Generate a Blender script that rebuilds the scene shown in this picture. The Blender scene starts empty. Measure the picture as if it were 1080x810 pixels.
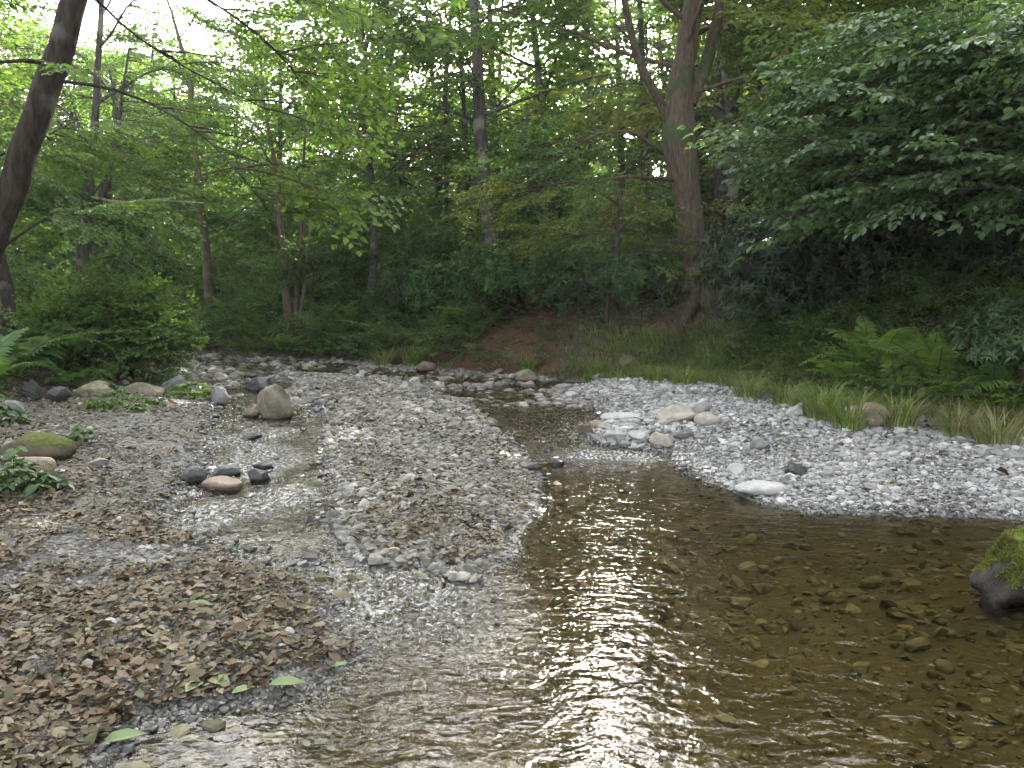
import bpy, math, random
import numpy as np
from mathutils import Vector

# ------------------------------------------------------------------ camera, sky, sun, exposure
scene = bpy.context.scene
CAM_H = 1.6
F = 864.0                      # focal length in pixels of a 1080 x 810 frame
PITCH = math.radians(4.96)
cam_d = bpy.data.cameras.new("camera")
cam = bpy.data.objects.new("camera", cam_d)
scene.collection.objects.link(cam)
cam.location = (0, 0, CAM_H)
cam.rotation_euler = (math.radians(90) - PITCH, 0, 0)
cam_d.sensor_width = 36
cam_d.lens = F / 1080 * 36
cam_d.clip_start = 0.05
cam_d.clip_end = 1000
scene.camera = cam

SUN_EL, SUN_AZ = math.radians(29), math.radians(7)
world = bpy.data.worlds.new("World")
scene.world = world
world.use_nodes = True
nt = world.node_tree
sky = nt.nodes.new("ShaderNodeTexSky")
sky.sky_type = 'NISHITA'
sky.sun_disc = False
sky.sun_elevation = SUN_EL
sky.sun_rotation = SUN_AZ
sky.air_density = 1.0
sky.dust_density = 4.0
sky.ozone_density = 1.0
bg = nt.nodes["Background"]
milk = nt.nodes.new("ShaderNodeHueSaturation")      # thin white haze over the blue
milk.inputs["Saturation"].default_value = 0.3
nt.links.new(sky.outputs[0], milk.inputs["Color"])
nt.links.new(milk.outputs[0], bg.inputs[0])
bg.inputs[1].default_value = 0.15

sun_d = bpy.data.lights.new("sun", 'SUN')
sun_d.energy = 5.0
sun_d.angle = math.radians(0.5)
sun_d.color = (1.0, 0.93, 0.82)
sun = bpy.data.objects.new("sun", sun_d)
scene.collection.objects.link(sun)
sdir = Vector((math.sin(SUN_AZ) * math.cos(SUN_EL), math.cos(SUN_AZ) * math.cos(SUN_EL), math.sin(SUN_EL)))
sun.rotation_euler = sdir.to_track_quat('Z', 'Y').to_euler()

vs = scene.view_settings
vs.view_transform = 'Standard'
vs.look = 'None'
vs.gamma = 1
vs.exposure = 2.75
cy = scene.cycles
cy.max_bounces = 8
cy.diffuse_bounces = 4
cy.glossy_bounces = 3
cy.transmission_bounces = 5
cy.transparent_max_bounces = 12
cy.volume_bounces = 1
cy.sample_clamp_indirect = 4
cy.sample_clamp_direct = 60
cy.caustics_reflective = False
cy.caustics_refractive = False
cy.use_adaptive_sampling = True
cy.adaptive_threshold = 0.02
try:
    cy.use_denoising = True
    cy.denoiser = 'OPENIMAGEDENOISE'
    cy.denoising_prefilter = 'ACCURATE'
except Exception:
    pass

HAZE_DENSITY = 0.0005

# ------------------------------------------------------------------ small maths
rng = np.random.default_rng(7)


def hash2(ix, iy, s):
    n = (ix * 374761393 + iy * 668265263 + s * 974711) & 0x7fffffff
    n = ((n ^ (n >> 13)) * 1274126177) & 0x7fffffff
    return ((n ^ (n >> 16)) & 0xffff) / 65535.0


def vnoise(x, y, s=0):
    x = np.asarray(x, float); y = np.asarray(y, float)
    ix = np.floor(x).astype(np.int64); iy = np.floor(y).astype(np.int64)
    fx = x - ix; fy = y - iy
    fx = fx * fx * (3 - 2 * fx); fy = fy * fy * (3 - 2 * fy)
    a = hash2(ix, iy, s); b = hash2(ix + 1, iy, s); c = hash2(ix, iy + 1, s); d = hash2(ix + 1, iy + 1, s)
    return (a * (1 - fx) + b * fx) * (1 - fy) + (c * (1 - fx) + d * fx) * fy - 0.5


def fbm(x, y, s=0, o=3):
    t = 0; a = 1.0
    for i in range(o):
        t = t + a * vnoise(x * 2 ** i, y * 2 ** i, s + 17 * i); a *= 0.5
    return t


def sstep(a, b, x):
    t = np.clip((np.asarray(x, float) - a) / (b - a), 0, 1)
    return t * t * (3 - 2 * t)


def sdf(x, y, poly):
    """signed distance to a polygon, positive inside"""
    x = np.asarray(x, float); y = np.asarray(y, float)
    d = np.full(x.shape, 1e9); ins = np.zeros(x.shape, bool)
    n = len(poly)
    for i in range(n):
        ax, ay = poly[i]; bx, by = poly[(i + 1) % n]
        ex, ey = bx - ax, by - ay
        L = ex * ex + ey * ey + 1e-12
        t = np.clip(((x - ax) * ex + (y - ay) * ey) / L, 0, 1)
        d = np.minimum(d, (x - ax - t * ex) ** 2 + (y - ay - t * ey) ** 2)
        c = ((ay > y) != (by > y)) & (x < (bx - ax) * (y - ay) / (by - ay + 1e-12) + ax)
        ins ^= c
    d = np.sqrt(d)
    return np.where(ins, d, -d)


def water_z(x, y):
    x = np.asarray(x, float); y = np.asarray(y, float)
    left = 0.10 * sstep(3.7, 5.4, y) + 0.010 * np.clip(y - 5.4, 0, 7.6)
    right = 0.12 * sstep(8.7, 10.2, y) + 0.02 * np.clip(y - 10.2, 0, 2.8)
    xc = np.interp(y, [3, 5, 8, 11, 14], [-0.35, -0.5, -0.9, -1.5, -2.5])
    m = sstep(-0.4, 0.4, x - xc)
    return left * (1 - m) + right * m + 0.005 * np.clip(y - 13, 0, 30)


def ray(u, v):
    a = (u - 540) / F; b = (405 - v) / F
    return np.array([a, math.cos(PITCH) + b * math.sin(PITCH), -math.sin(PITCH) + b * math.cos(PITCH)])


def P(u, v):
    """where the ray through a pixel meets the water level"""
    d = ray(u, v); z = 0.0
    for _ in range(12):
        t = (z - CAM_H) / d[2]
        z = 0.5 * z + 0.5 * float(water_z(d[0] * t, d[1] * t))
    return (d[0] * t, d[1] * t)


def Q(u, v, Y):
    d = ray(u, v)
    return np.array([0, 0, CAM_H]) + d * (Y / d[1])


LEFT = [P(*p) for p in [(70, 860), (100, 806), (135, 772), (210, 748), (310, 738), (385, 693), (352, 640), (330, 612), (250, 590), (185, 562), (180, 538), (215, 508), (218, 470), (224, 440), (228, 415), (212, 394), (185, 380)]] + [(-16, 32), (-70, 34), (-70, -30), (-0.8, -30), (-0.8, 1.2)]
MID = [P(*p) for p in [(385, 598), (440, 606), (505, 620), (540, 590), (566, 555), (575, 505), (548, 482), (522, 445), (470, 420), (420, 404), (370, 397), (310, 394), (285, 398), (310, 405), (330, 428), (345, 450), (345, 475), (352, 520), (342, 560), (355, 590)]]
RIGHT = [P(*p) for p in [(585, 409), (620, 425), (640, 436), (610, 455), (612, 468), (690, 478), (735, 503), (790, 528), (860, 541), (980, 545), (1090, 549)]] + [(5.2, 6.0), (7.5, 5.2), (10, 5), (9, 12), (4, 18)]
LINE_R = [(-70, 39), (-24, 37)] + [P(*p) for p in [(180, 371.5), (250, 377), (330, 381), (400, 385), (500, 394), (600, 402), (700, 408), (760, 416), (850, 435), (960, 454), (1080, 472)]] + [(8.2, 7.0), (11, 3.5), (14, -30)]
BANK_R = LINE_R + [(160, -30), (160, 200), (-160, 200)]
BANK_L = [P(*p) for p in [(-60, 480), (0, 446), (60, 428), (130, 420), (185, 410), (200, 392), (170, 379)]] + [(-17, 31), (-70, 33), (-160, 33), (-160, -30), (-6.5, -30), (-6.5, 3)]
NEAR_R = [(3.0, 5.0), (2.95, 4.5), (3.0, 3.6), (3.1, 2.0), (3.0, -30), (14, -30), (12, 3.0), (8, 4.6), (4.2, 5.4)]


def land(x, y):
    return np.maximum(np.maximum(sdf(x, y, LEFT), sdf(x, y, MID)), np.maximum(np.maximum(sdf(x, y, RIGHT), sdf(x, y, BANK_R)), sdf(x, y, NEAR_R)))


def ground_z(x, y, parts=False):
    x = np.asarray(x, float); y = np.asarray(y, float)
    w = water_z(x, y)
    s = land(x, y) + 0.10 * fbm(x * 1.7, y * 1.7, 3)
    deep = 1 - sstep(0.0, 0.05, w)
    deep = deep * sstep(-1.6, 0.6, x)
    D = 0.095 + 0.30 * deep
    far = sstep(14, 20, y)
    up = 0.17 * (1 - np.exp(-np.maximum(s, 0) / 0.7)) * (1 - 0.45 * far)
    dn = -D * (1 - np.exp(np.minimum(s, 0) / (0.35 + 0.6 * deep)))
    h = w + np.where(s > 0, up, dn)
    bR = np.maximum(sdf(x, y, BANK_R), 0)
    k = sstep(-26, -8, x) * 0.55 + 0.45
    h = h + k * (0.60 * np.minimum(bR, 4.2) * sstep(-0.2, 1.6, bR) + 0.20 * np.clip(bR - 4.2, 0, 38))
    bL = np.maximum(sdf(x, y, BANK_L), 0)
    h = h + 0.28 * (1 - np.exp(-bL / 0.6)) + 0.03 * np.minimum(bL, 40)
    h = h + 0.25 * fbm(x * 0.5, y * 0.5, 5) * np.clip(bR * 0.5 + bL * 0.3, 0, 1)
    nr = np.maximum(sdf(x, y, NEAR_R), 0)
    h = h + 0.35 * (1 - np.exp(-nr / 0.4))
    h = h + 0.025 * fbm(x * 2.3, y * 2.3, 9) + 0.012 * fbm(x * 9, y * 9, 11)
    return h


def gz(x, y):
    return float(ground_z(np.array([x]), np.array([y]))[0])


def hit(u, v):
    d = ray(u, v)
    t = np.concatenate([np.arange(2, 30, 0.05), np.arange(30, 110, 0.25)])
    p = d[None, :] * t[:, None] + np.array([[0, 0, CAM_H]])
    below = p[:, 2] <= ground_z(p[:, 0], p[:, 1])
    i = int(np.argmax(below)) if below.any() else len(t) - 1
    return p[i]


# ------------------------------------------------------------------ objects and meshes
col = scene.collection


def mesh_from(name, V, T, mats, mi=None, smooth=True, quads=None):
    V = np.asarray(V, np.float32).reshape(-1, 3)
    T = np.asarray(T, np.int32).reshape(-1, 3)
    me = bpy.data.meshes.new(name)
    nT = len(T)
    me.vertices.add(len(V)); me.vertices.foreach_set("co", V.ravel())
    me.loops.add(nT * 3); me.loops.foreach_set("vertex_index", T.ravel())
    me.polygons.add(nT)
    me.polygons.foreach_set("loop_start", np.arange(0, nT * 3, 3, dtype=np.int32))
    me.polygons.foreach_set("loop_total", np.full(nT, 3, np.int32))
    for m in (mats if isinstance(mats, (list, tuple)) else [mats]):
        me.materials.append(m)
    if mi is not None:
        me.polygons.foreach_set("material_index", np.asarray(mi, np.int32))
    me.polygons.foreach_set("use_smooth", np.full(nT, bool(smooth)))
    me.update(calc_edges=True)
    me.validate()
    return me


def link(name, me, parent=None, loc=None, kind=None):
    o = bpy.data.objects.new(name, me)
    col.objects.link(o)
    if parent is not None:
        o.parent = parent
    if loc is not None:
        o.location = loc
    if kind:
        o["kind"] = kind
    return o


def tag(o, label, cat, group=None):
    o["label"] = label; o["category"] = cat
    if group:
        o["group"] = group
    return o


def empty(name, loc, label, cat, group=None):
    o = bpy.data.objects.new(name, None)
    col.objects.link(o); o.location = loc
    o.empty_display_size = 0.2
    return tag(o, label, cat, group)


class Acc:
    """collects triangles with material slots"""
    def __init__(s):
        s.V = []; s.T = []; s.M = []; s.n = 0

    def add(s, V, T, m=0):
        V = np.asarray(V, np.float32).reshape(-1, 3); T = np.asarray(T, np.int64).reshape(-1, 3)
        s.V.append(V); s.T.append(T + s.n)
        s.M.append(np.full(len(T), m, np.int32) if np.isscalar(m) else np.asarray(m, np.int32))
        s.n += len(V)

    def many(s, V, T, M, R, t):
        """template V,T placed n times by rotation-scale R (n,3,3) and offset t (n,3)"""
        n = len(t)
        if n == 0:
            return
        W = np.einsum('nij,vj->nvi', R, V) + t[:, None, :]
        TT = T[None] + (np.arange(n) * len(V))[:, None, None]
        s.add(W.reshape(-1, 3), TT.reshape(-1, 3), np.tile(M, n))

    def arrays(s):
        return np.concatenate(s.V), np.concatenate(s.T), np.concatenate(s.M)

    def mesh(s, name, mats, smooth=True):
        V, T, M = s.arrays()
        return mesh_from(name, V, T, mats, M, smooth)


def unit(v):
    v = np.asarray(v, float)
    return v / (np.linalg.norm(v, axis=-1, keepdims=True) + 1e-9)


def frames(xd, up, scale):
    """(n,3,3) matrices whose columns are x (xd), y, z (near up)"""
    x = unit(xd); y = unit(np.cross(up, x)); z = np.cross(x, y)
    return np.stack([x, y, z], axis=2) * np.asarray(scale, float).reshape(-1, 1, 1)


def tube(pts, rad, sides=8, seed=0, rough=0.0, cap=True):
    pts = np.asarray(pts, float); rad = np.asarray(rad, float); n = len(pts)
    tan = np.gradient(pts, axis=0); tan = unit(tan)
    ref = np.array([0.31, 0.95, 0.05]) if abs(tan[0][2]) > 0.6 else np.array([0, 0, 1.0])
    a = unit(np.cross(tan, ref)); b = np.cross(tan, a)
    th = np.linspace(0, 2 * math.pi, sides, endpoint=False)
    ring = a[:, None, :] * np.cos(th)[None, :, None] + b[:, None, :] * np.sin(th)[None, :, None]
    r = np.repeat(rad[:, None], sides, 1)
    if rough:
        ii, jj = np.meshgrid(np.arange(n), np.arange(sides), indexing='ij')
        r = r * (1 + rough * 2 * vnoise(ii * 0.35 + seed, jj * 1.3 + seed, seed) + rough * vnoise(ii * 0.9, jj * 0.9, seed + 5))
    V = (pts[:, None, :] + ring * r[:, :, None]).reshape(-1, 3)
    T = []
    for i in range(n - 1):
        for j in range(sides):
            p = i * sides + j; q = i * sides + (j + 1) % sides
            T += [(p, q, q + sides), (p, q + sides, p + sides)]
    if cap:
        V = np.vstack([V, pts[-1:] + tan[-1:] * rad[-1] * 0.3])
        for j in range(sides):
            T.append(((n - 1) * sides + j, (n - 1) * sides + (j + 1) % sides, n * sides))
    return V, np.array(T)


def resample(pts, rad, step):
    pts = np.asarray(pts, float); rad = np.asarray(rad, float)
    d = np.concatenate([[0], np.cumsum(np.linalg.norm(np.diff(pts, axis=0), axis=1))])
    n = max(3, int(d[-1] / step) + 1)
    t = np.linspace(0, d[-1], n)
    # smooth through the given points
    out = np.stack([np.interp(t, d, pts[:, k]) for k in range(3)], 1)
    for _ in range(2):
        out[1:-1] = 0.25 * out[:-2] + 0.5 * out[1:-1] + 0.25 * out[2:]
    return out, np.interp(t, d, rad)


# ------------------------------------------------------------------ materials
def new_mat(name):
    m = bpy.data.materials.new(name); m.use_nodes = True
    n = m.node_tree.nodes; n.clear()
    out = n.new("ShaderNodeOutputMaterial")
    return m, n, m.node_tree.links, out


def ramp(n, stops):
    r = n.new("ShaderNodeValToRGB")
    e = r.color_ramp.elements
    while len(e) < len(stops):
        e.new(0.5)
    for i, (p, c) in enumerate(stops):
        e[i].position = p; e[i].color = (c[0], c[1], c[2], 1)
    return r


def leaf_mat(name, cols, trans=0.45, rough=0.5, tcol=(1.35, 1.42, 0.62), spec=0.35):
    m, n, l, out = new_mat(name)
    g = n.new("ShaderNodeNewGeometry")
    st = [(i / max(1, len(cols) - 1), c) for i, c in enumerate(cols)]
    r = ramp(n, st)
    l.new(g.outputs["Random Per Island"], r.inputs[0])
    # wide patches of slightly different green, one bough from the next
    tc = n.new("ShaderNodeTexCoord"); no = n.new("ShaderNodeTexNoise"); no.inputs["Scale"].default_value = 0.7
    l.new(tc.outputs["Object"], no.inputs["Vector"])
    hs = n.new("ShaderNodeHueSaturation")
    mr = n.new("ShaderNodeMapRange"); mr.inputs[1].default_value = 0.3; mr.inputs[2].default_value = 0.7; mr.inputs[3].default_value = 0.7; mr.inputs[4].default_value = 1.3
    l.new(no.outputs[0], mr.inputs[0]); l.new(mr.outputs[0], hs.inputs["Value"]); l.new(r.outputs[0], hs.inputs["Color"])
    p = n.new("ShaderNodeBsdfPrincipled")
    p.inputs["Roughness"].default_value = rough
    p.inputs["Specular IOR Level"].default_value = spec
    l.new(hs.outputs[0], p.inputs["Base Color"])
    mul = n.new("ShaderNodeMix"); mul.data_type = 'RGBA'; mul.blend_type = 'MULTIPLY'; mul.inputs[0].default_value = 1
    l.new(hs.outputs[0], mul.inputs[6]); mul.inputs[7].default_value = (*tcol, 1)
    t = n.new("ShaderNodeBsdfTranslucent"); l.new(mul.outputs[2], t.inputs[0])
    mx = n.new("ShaderNodeMixShader"); mx.inputs[0].default_value = trans
    l.new(p.outputs[0], mx.inputs[1]); l.new(t.outputs[0], mx.inputs[2]); l.new(mx.outputs[0], out.inputs[0])
    return m


def bark_mat(name, c1, c2, moss=0.0, scale=1.0):
    m, n, l, out = new_mat(name)
    tc = n.new("ShaderNodeTexCoord"); mp = n.new("ShaderNodeMapping")
    mp.inputs["Scale"].default_value = (9 * scale, 9 * scale, 1.6 * scale)
    l.new(tc.outputs["Object"], mp.inputs[0])
    no = n.new("ShaderNodeTexNoise"); no.inputs["Scale"].default_value = 2.2; no.inputs["Detail"].default_value = 8; no.inputs["Roughness"].default_value = 0.65
    l.new(mp.outputs[0], no.inputs[0])
    r = ramp(n, [(0.3, c1), (0.7, c2)]); l.new(no.outputs[0], r.inputs[0])
    no2 = n.new("ShaderNodeTexNoise"); no2.inputs["Scale"].default_value = 1.7; no2.inputs["Detail"].default_value = 6
    l.new(tc.outputs["Object"], no2.inputs[0])
    r2 = ramp(n, [(0.56 - moss * 0.2, (0, 0, 0)), (0.66 - moss * 0.2, (1, 1, 1))]); l.new(no2.outputs[0], r2.inputs[0])
    mx = n.new("ShaderNodeMix"); mx.data_type = 'RGBA'
    l.new(r2.outputs[0], mx.inputs[0]); l.new(r.outputs[0], mx.inputs[6]); mx.inputs[7].default_value = (0.05, 0.07, 0.025, 1) if moss else (0.18, 0.18, 0.15, 1)
    p = n.new("ShaderNodeBsdfPrincipled"); p.inputs["Roughness"].default_value = 0.9
    p.inputs["Specular IOR Level"].default_value = 0.15
    l.new(mx.outputs[2], p.inputs["Base Color"])
    b = n.new("ShaderNodeBump"); b.inputs["Strength"].default_value = 1.0; b.inputs["Distance"].default_value = 0.06
    l.new(no.outputs[0], b.inputs["Height"]); l.new(b.outputs[0], p.inputs["Normal"])
    l.new(p.outputs[0], out.inputs[0])
    return m


def stone_mat(name, cols, rough=0.8, island=True, nscale=14, contrast=0.35, spec=0.3, moss=None):
    """stone: tone picked per pebble (island) or per object, speckled by noise"""
    m, n, l, out = new_mat(name)
    r = ramp(n, [(i / max(1, len(cols) - 1), c) for i, c in enumerate(cols)])
    if island:
        g = n.new("ShaderNodeNewGeometry"); l.new(g.outputs["Random Per Island"], r.inputs[0])
    else:
        g = n.new("ShaderNodeObjectInfo"); l.new(g.outputs["Random"], r.inputs[0])
    tc = n.new("ShaderNodeTexCoord"); no = n.new("ShaderNodeTexNoise")
    no.inputs["Scale"].default_value = nscale; no.inputs["Detail"].default_value = 8; no.inputs["Roughness"].default_value = 0.65
    l.new(tc.outputs["Object"], no.inputs[0])
    mr = n.new("ShaderNodeMapRange"); mr.inputs[1].default_value = 0.3; mr.inputs[2].default_value = 0.7
    mr.inputs[3].default_value = 1 - contrast; mr.inputs[4].default_value = 1 + contrast
    l.new(no.outputs[0], mr.inputs[0])
    hs = n.new("ShaderNodeHueSaturation"); l.new(r.outputs[0], hs.inputs["Color"]); l.new(mr.outputs[0], hs.inputs["Value"])
    colr = hs.outputs[0]
    wa = None
    if not island:
        wa = n.new("ShaderNodeAttribute"); wa.attribute_name = "wet"
        wm = n.new("ShaderNodeMix"); wm.data_type = 'RGBA'; wm.blend_type = 'MULTIPLY'
        l.new(wa.outputs["Fac"], wm.inputs[0]); l.new(colr, wm.inputs[6]); wm.inputs[7].default_value = (0.34, 0.33, 0.31, 1)
        colr = wm.outputs[2]
    if moss:
        g2 = n.new("ShaderNodeNewGeometry"); sp = n.new("ShaderNodeSeparateXYZ"); l.new(g2.outputs["Normal"], sp.inputs[0])
        ad = n.new("ShaderNodeMath"); ad.operation = 'ADD'; l.new(sp.outputs[2], ad.inputs[0])
        n3 = n.new("ShaderNodeTexNoise"); n3.inputs["Scale"].default_value = 5; n3.inputs["Detail"].default_value = 6; l.new(tc.outputs["Object"], n3.inputs[0])
        l.new(n3.outputs[0], ad.inputs[1])
        rr = ramp(n, [(moss[0], (0, 0, 0)), (moss[0] + 0.18, (1, 1, 1))])
        md = n.new("ShaderNodeMath"); md.operation = 'MULTIPLY'; md.inputs[1].default_value = 0.6; l.new(ad.outputs[0], md.inputs[0]); l.new(md.outputs[0], rr.inputs[0])
        n4 = n.new("ShaderNodeTexNoise"); n4.inputs["Scale"].default_value = 30; n4.inputs["Detail"].default_value = 4; l.new(tc.outputs["Object"], n4.inputs[0])
        mr2 = ramp(n, [(0.3, moss[1]), (0.7, moss[2])]); l.new(n4.outputs[0], mr2.inputs[0])
        mm = n.new("ShaderNodeMix"); mm.data_type = 'RGBA'; l.new(rr.outputs[0], mm.inputs[0]); l.new(colr, mm.inputs[6]); l.new(mr2.outputs[0], mm.inputs[7])
        colr = mm.outputs[2]
    p = n.new("ShaderNodeBsdfPrincipled"); p.inputs["Roughness"].default_value = rough; p.inputs["Specular IOR Level"].default_value = spec
    l.new(colr, p.inputs["Base Color"])
    if wa:
        wr = n.new("ShaderNodeMapRange"); wr.inputs[3].default_value = rough; wr.inputs[4].default_value = 0.22
        l.new(wa.outputs["Fac"], wr.inputs[0]); l.new(wr.outputs[0], p.inputs["Roughness"])
    b = n.new("ShaderNodeBump"); b.inputs["Strength"].default_value = 0.5 if island else 0.8; b.inputs["Distance"].default_value = 0.02 if island else 0.045
    l.new(no.outputs[0], b.inputs["Height"]); l.new(b.outputs[0], p.inputs["Normal"])
    l.new(p.outputs[0], out.inputs[0])
    return m


L_FOREST = leaf_mat("forest_leaf", [(0.05, 0.105, 0.034), (0.07, 0.14, 0.042), (0.095, 0.165, 0.048), (0.125, 0.18, 0.05)], trans=0.5)
L_FRESH = leaf_mat("fresh_leaf", [(0.065, 0.125, 0.036), (0.095, 0.16, 0.042), (0.135, 0.195, 0.06)], trans=0.5)
L_YELLOW = leaf_mat("yellowing_leaf", [(0.09, 0.15, 0.03), (0.14, 0.18, 0.035), (0.20, 0.21, 0.045)], trans=0.5, tcol=(1.3, 1.2, 0.6))
L_HAZEL = leaf_mat("hazel_leaf", [(0.055, 0.11, 0.045), (0.085, 0.15, 0.06), (0.13, 0.19, 0.08)], trans=0.35, rough=0.42, spec=0.5)
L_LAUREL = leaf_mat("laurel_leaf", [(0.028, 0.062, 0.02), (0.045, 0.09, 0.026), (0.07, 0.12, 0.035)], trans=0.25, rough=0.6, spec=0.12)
L_LAUREL_SHADED = leaf_mat("shaded_laurel_leaf", [(0.012, 0.028, 0.012), (0.02, 0.04, 0.016), (0.03, 0.055, 0.02)], trans=0.12, rough=0.5, spec=0.3)  # dark evergreen leaf, darkened further to put the hollow's shade into its colour
L_FERN = leaf_mat("fern_leaf", [(0.07, 0.15, 0.042), (0.10, 0.19, 0.05), (0.135, 0.225, 0.06)], trans=0.42)
L_FERN_PALE = leaf_mat("fern_pale_leaf", [(0.17, 0.27, 0.065), (0.22, 0.33, 0.08), (0.27, 0.37, 0.10)], trans=0.45)
L_GRASS = leaf_mat("grass_blade", [(0.10, 0.17, 0.04), (0.16, 0.23, 0.06), (0.24, 0.29, 0.09)], trans=0.35)
L_STRAW = leaf_mat("straw_blade", [(0.17, 0.21, 0.07), (0.28, 0.28, 0.12), (0.40, 0.35, 0.18)], trans=0.3, tcol=(1.2, 1.1, 0.7))
L_IVY = leaf_mat("ivy_leaf", [(0.04, 0.075, 0.025), (0.065, 0.105, 0.035), (0.09, 0.135, 0.045)], trans=0.25, rough=0.4, spec=0.5)
L_HERB = leaf_mat("herb_leaf", [(0.06, 0.12, 0.02), (0.10, 0.18, 0.03), (0.16, 0.24, 0.045)], trans=0.45)
L_DEAD = leaf_mat("dead_leaf", [(0.04, 0.028, 0.015), (0.10, 0.07, 0.034), (0.16, 0.12, 0.066), (0.085, 0.045, 0.022), (0.12, 0.10, 0.048), (0.21, 0.175, 0.11), (0.055, 0.041, 0.024), (0.10, 0.11, 0.045)], trans=0.12, rough=0.6, tcol=(1.2, 1, 0.7))
L_FALLEN = leaf_mat("fallen_green_leaf", [(0.17, 0.24, 0.09), (0.21, 0.27, 0.12)], trans=0.2)
L_MOSS = leaf_mat("moss_tuft", [(0.10, 0.13, 0.02), (0.17, 0.20, 0.035), (0.26, 0.26, 0.07)], trans=0.3)
BARK_DARK = bark_mat("dark_bark", (0.018, 0.014, 0.011), (0.085, 0.068, 0.056))
BARK_BROWN = bark_mat("brown_bark", (0.07, 0.05, 0.035), (0.19, 0.145, 0.105))
BARK_GREY = bark_mat("grey_bark", (0.03, 0.026, 0.022), (0.115, 0.10, 0.085))
BARK_OLD = bark_mat("old_mossy_bark", (0.035, 0.026, 0.019), (0.135, 0.10, 0.072), moss=0.06)
BARK_TWIG = bark_mat("twig_bark", (0.05, 0.035, 0.025), (0.10, 0.075, 0.05))
BARK_DEAD = bark_mat("bleached_wood", (0.2, 0.17, 0.14), (0.42, 0.38, 0.33))
BARK_LOG = bark_mat("log_wood", (0.16, 0.10, 0.06), (0.34, 0.24, 0.15))

S_PALE = stone_mat("pale_gravel", [(0.20, 0.20, 0.19), (0.34, 0.335, 0.32), (0.27, 0.265, 0.25), (0.44, 0.43, 0.41), (0.14, 0.14, 0.135), (0.34, 0.31, 0.27), (0.56, 0.545, 0.52)])
S_GREY = stone_mat("grey_gravel", [(0.11, 0.105, 0.092), (0.21, 0.197, 0.17), (0.155, 0.143, 0.122), (0.27, 0.257, 0.226), (0.085, 0.08, 0.071), (0.20, 0.165, 0.126), (0.40, 0.375, 0.335)], rough=0.65)
S_WET = stone_mat("wet_gravel", [(0.05, 0.047, 0.042), (0.10, 0.095, 0.085), (0.075, 0.068, 0.058), (0.15, 0.14, 0.125)], rough=0.22, spec=0.5)
S_BED = stone_mat("streambed_stone", [(0.10, 0.08, 0.038), (0.13, 0.107, 0.052), (0.16, 0.135, 0.07), (0.10, 0.094, 0.058), (0.25, 0.22, 0.13), (0.065, 0.056, 0.03)], rough=0.7)


def ground_mat():
    m, n, l, out = new_mat("woodland_ground")
    tc = n.new("ShaderNodeTexCoord")
    at = n.new("ShaderNodeAttribute"); at.attribute_name = "zone"
    sp = n.new("ShaderNodeSeparateColor"); l.new(at.outputs["Color"], sp.inputs[0])
    no = n.new("ShaderNodeTexNoise"); no.inputs["Scale"].default_value = 3.0; no.inputs["Detail"].default_value = 10; no.inputs["Roughness"].default_value = 0.7
    l.new(tc.outputs["Object"], no.inputs[0])
    vo = n.new("ShaderNodeTexVoronoi"); vo.inputs["Scale"].default_value = 26
    l.new(tc.outputs["Object"], vo.inputs[0])
    soil = ramp(n, [(0.3, (0.035, 0.026, 0.018)), (0.55, (0.075, 0.055, 0.038)), (0.75, (0.12, 0.09, 0.062))]); l.new(no.outputs[0], soil.inputs[0])
    red = ramp(n, [(0.3, (0.055, 0.03, 0.02)), (0.7, (0.14, 0.072, 0.044))]); l.new(no.outputs[0], red.inputs[0])
    grit = ramp(n, [(0.0, (0.06, 0.055, 0.05)), (0.5, (0.15, 0.145, 0.13)), (1.0, (0.26, 0.25, 0.23))])
    sv = n.new("ShaderNodeSeparateColor"); l.new(vo.outputs["Color"], sv.inputs[0]); l.new(sv.outputs[0], grit.inputs[0])
    bed = ramp(n, [(0.3, (0.055, 0.045, 0.022)), (0.55, (0.10, 0.082, 0.042)), (0.75, (0.15, 0.125, 0.07))]); l.new(no.outputs[0], bed.inputs[0])

    def mix(f, a, b):
        x = n.new("ShaderNodeMix"); x.data_type = 'RGBA'
        l.new(f, x.inputs[0]); l.new(a, x.inputs[6]); l.new(b, x.inputs[7]); return x.outputs[2]
    c = mix(sp.outputs[0], soil.outputs[0], grit.outputs[0])
    c = mix(sp.outputs[1], c, red.outputs[0])
    c = mix(sp.outputs[2], c, bed.outputs[0])
    p = n.new("ShaderNodeBsdfPrincipled"); p.inputs["Roughness"].default_value = 0.85; p.inputs["Specular IOR Level"].default_value = 0.2
    l.new(c, p.inputs["Base Color"])
    b = n.new("ShaderNodeBump"); b.inputs["Strength"].default_value = 0.8; b.inputs["Distance"].default_value = 0.03
    l.new(no.outputs[0], b.inputs["Height"])
    b2 = n.new("ShaderNodeBump"); b2.inputs["Strength"].default_value = 0.4; b2.inputs["Distance"].default_value = 0.012; b2.invert = True
    l.new(vo.outputs["Distance"], b2.inputs["Height"]); l.new(b.outputs[0], b2.inputs["Normal"])
    l.new(b2.outputs[0], p.inputs["Normal"]); l.new(p.outputs[0], out.inputs[0])
    return m


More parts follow.
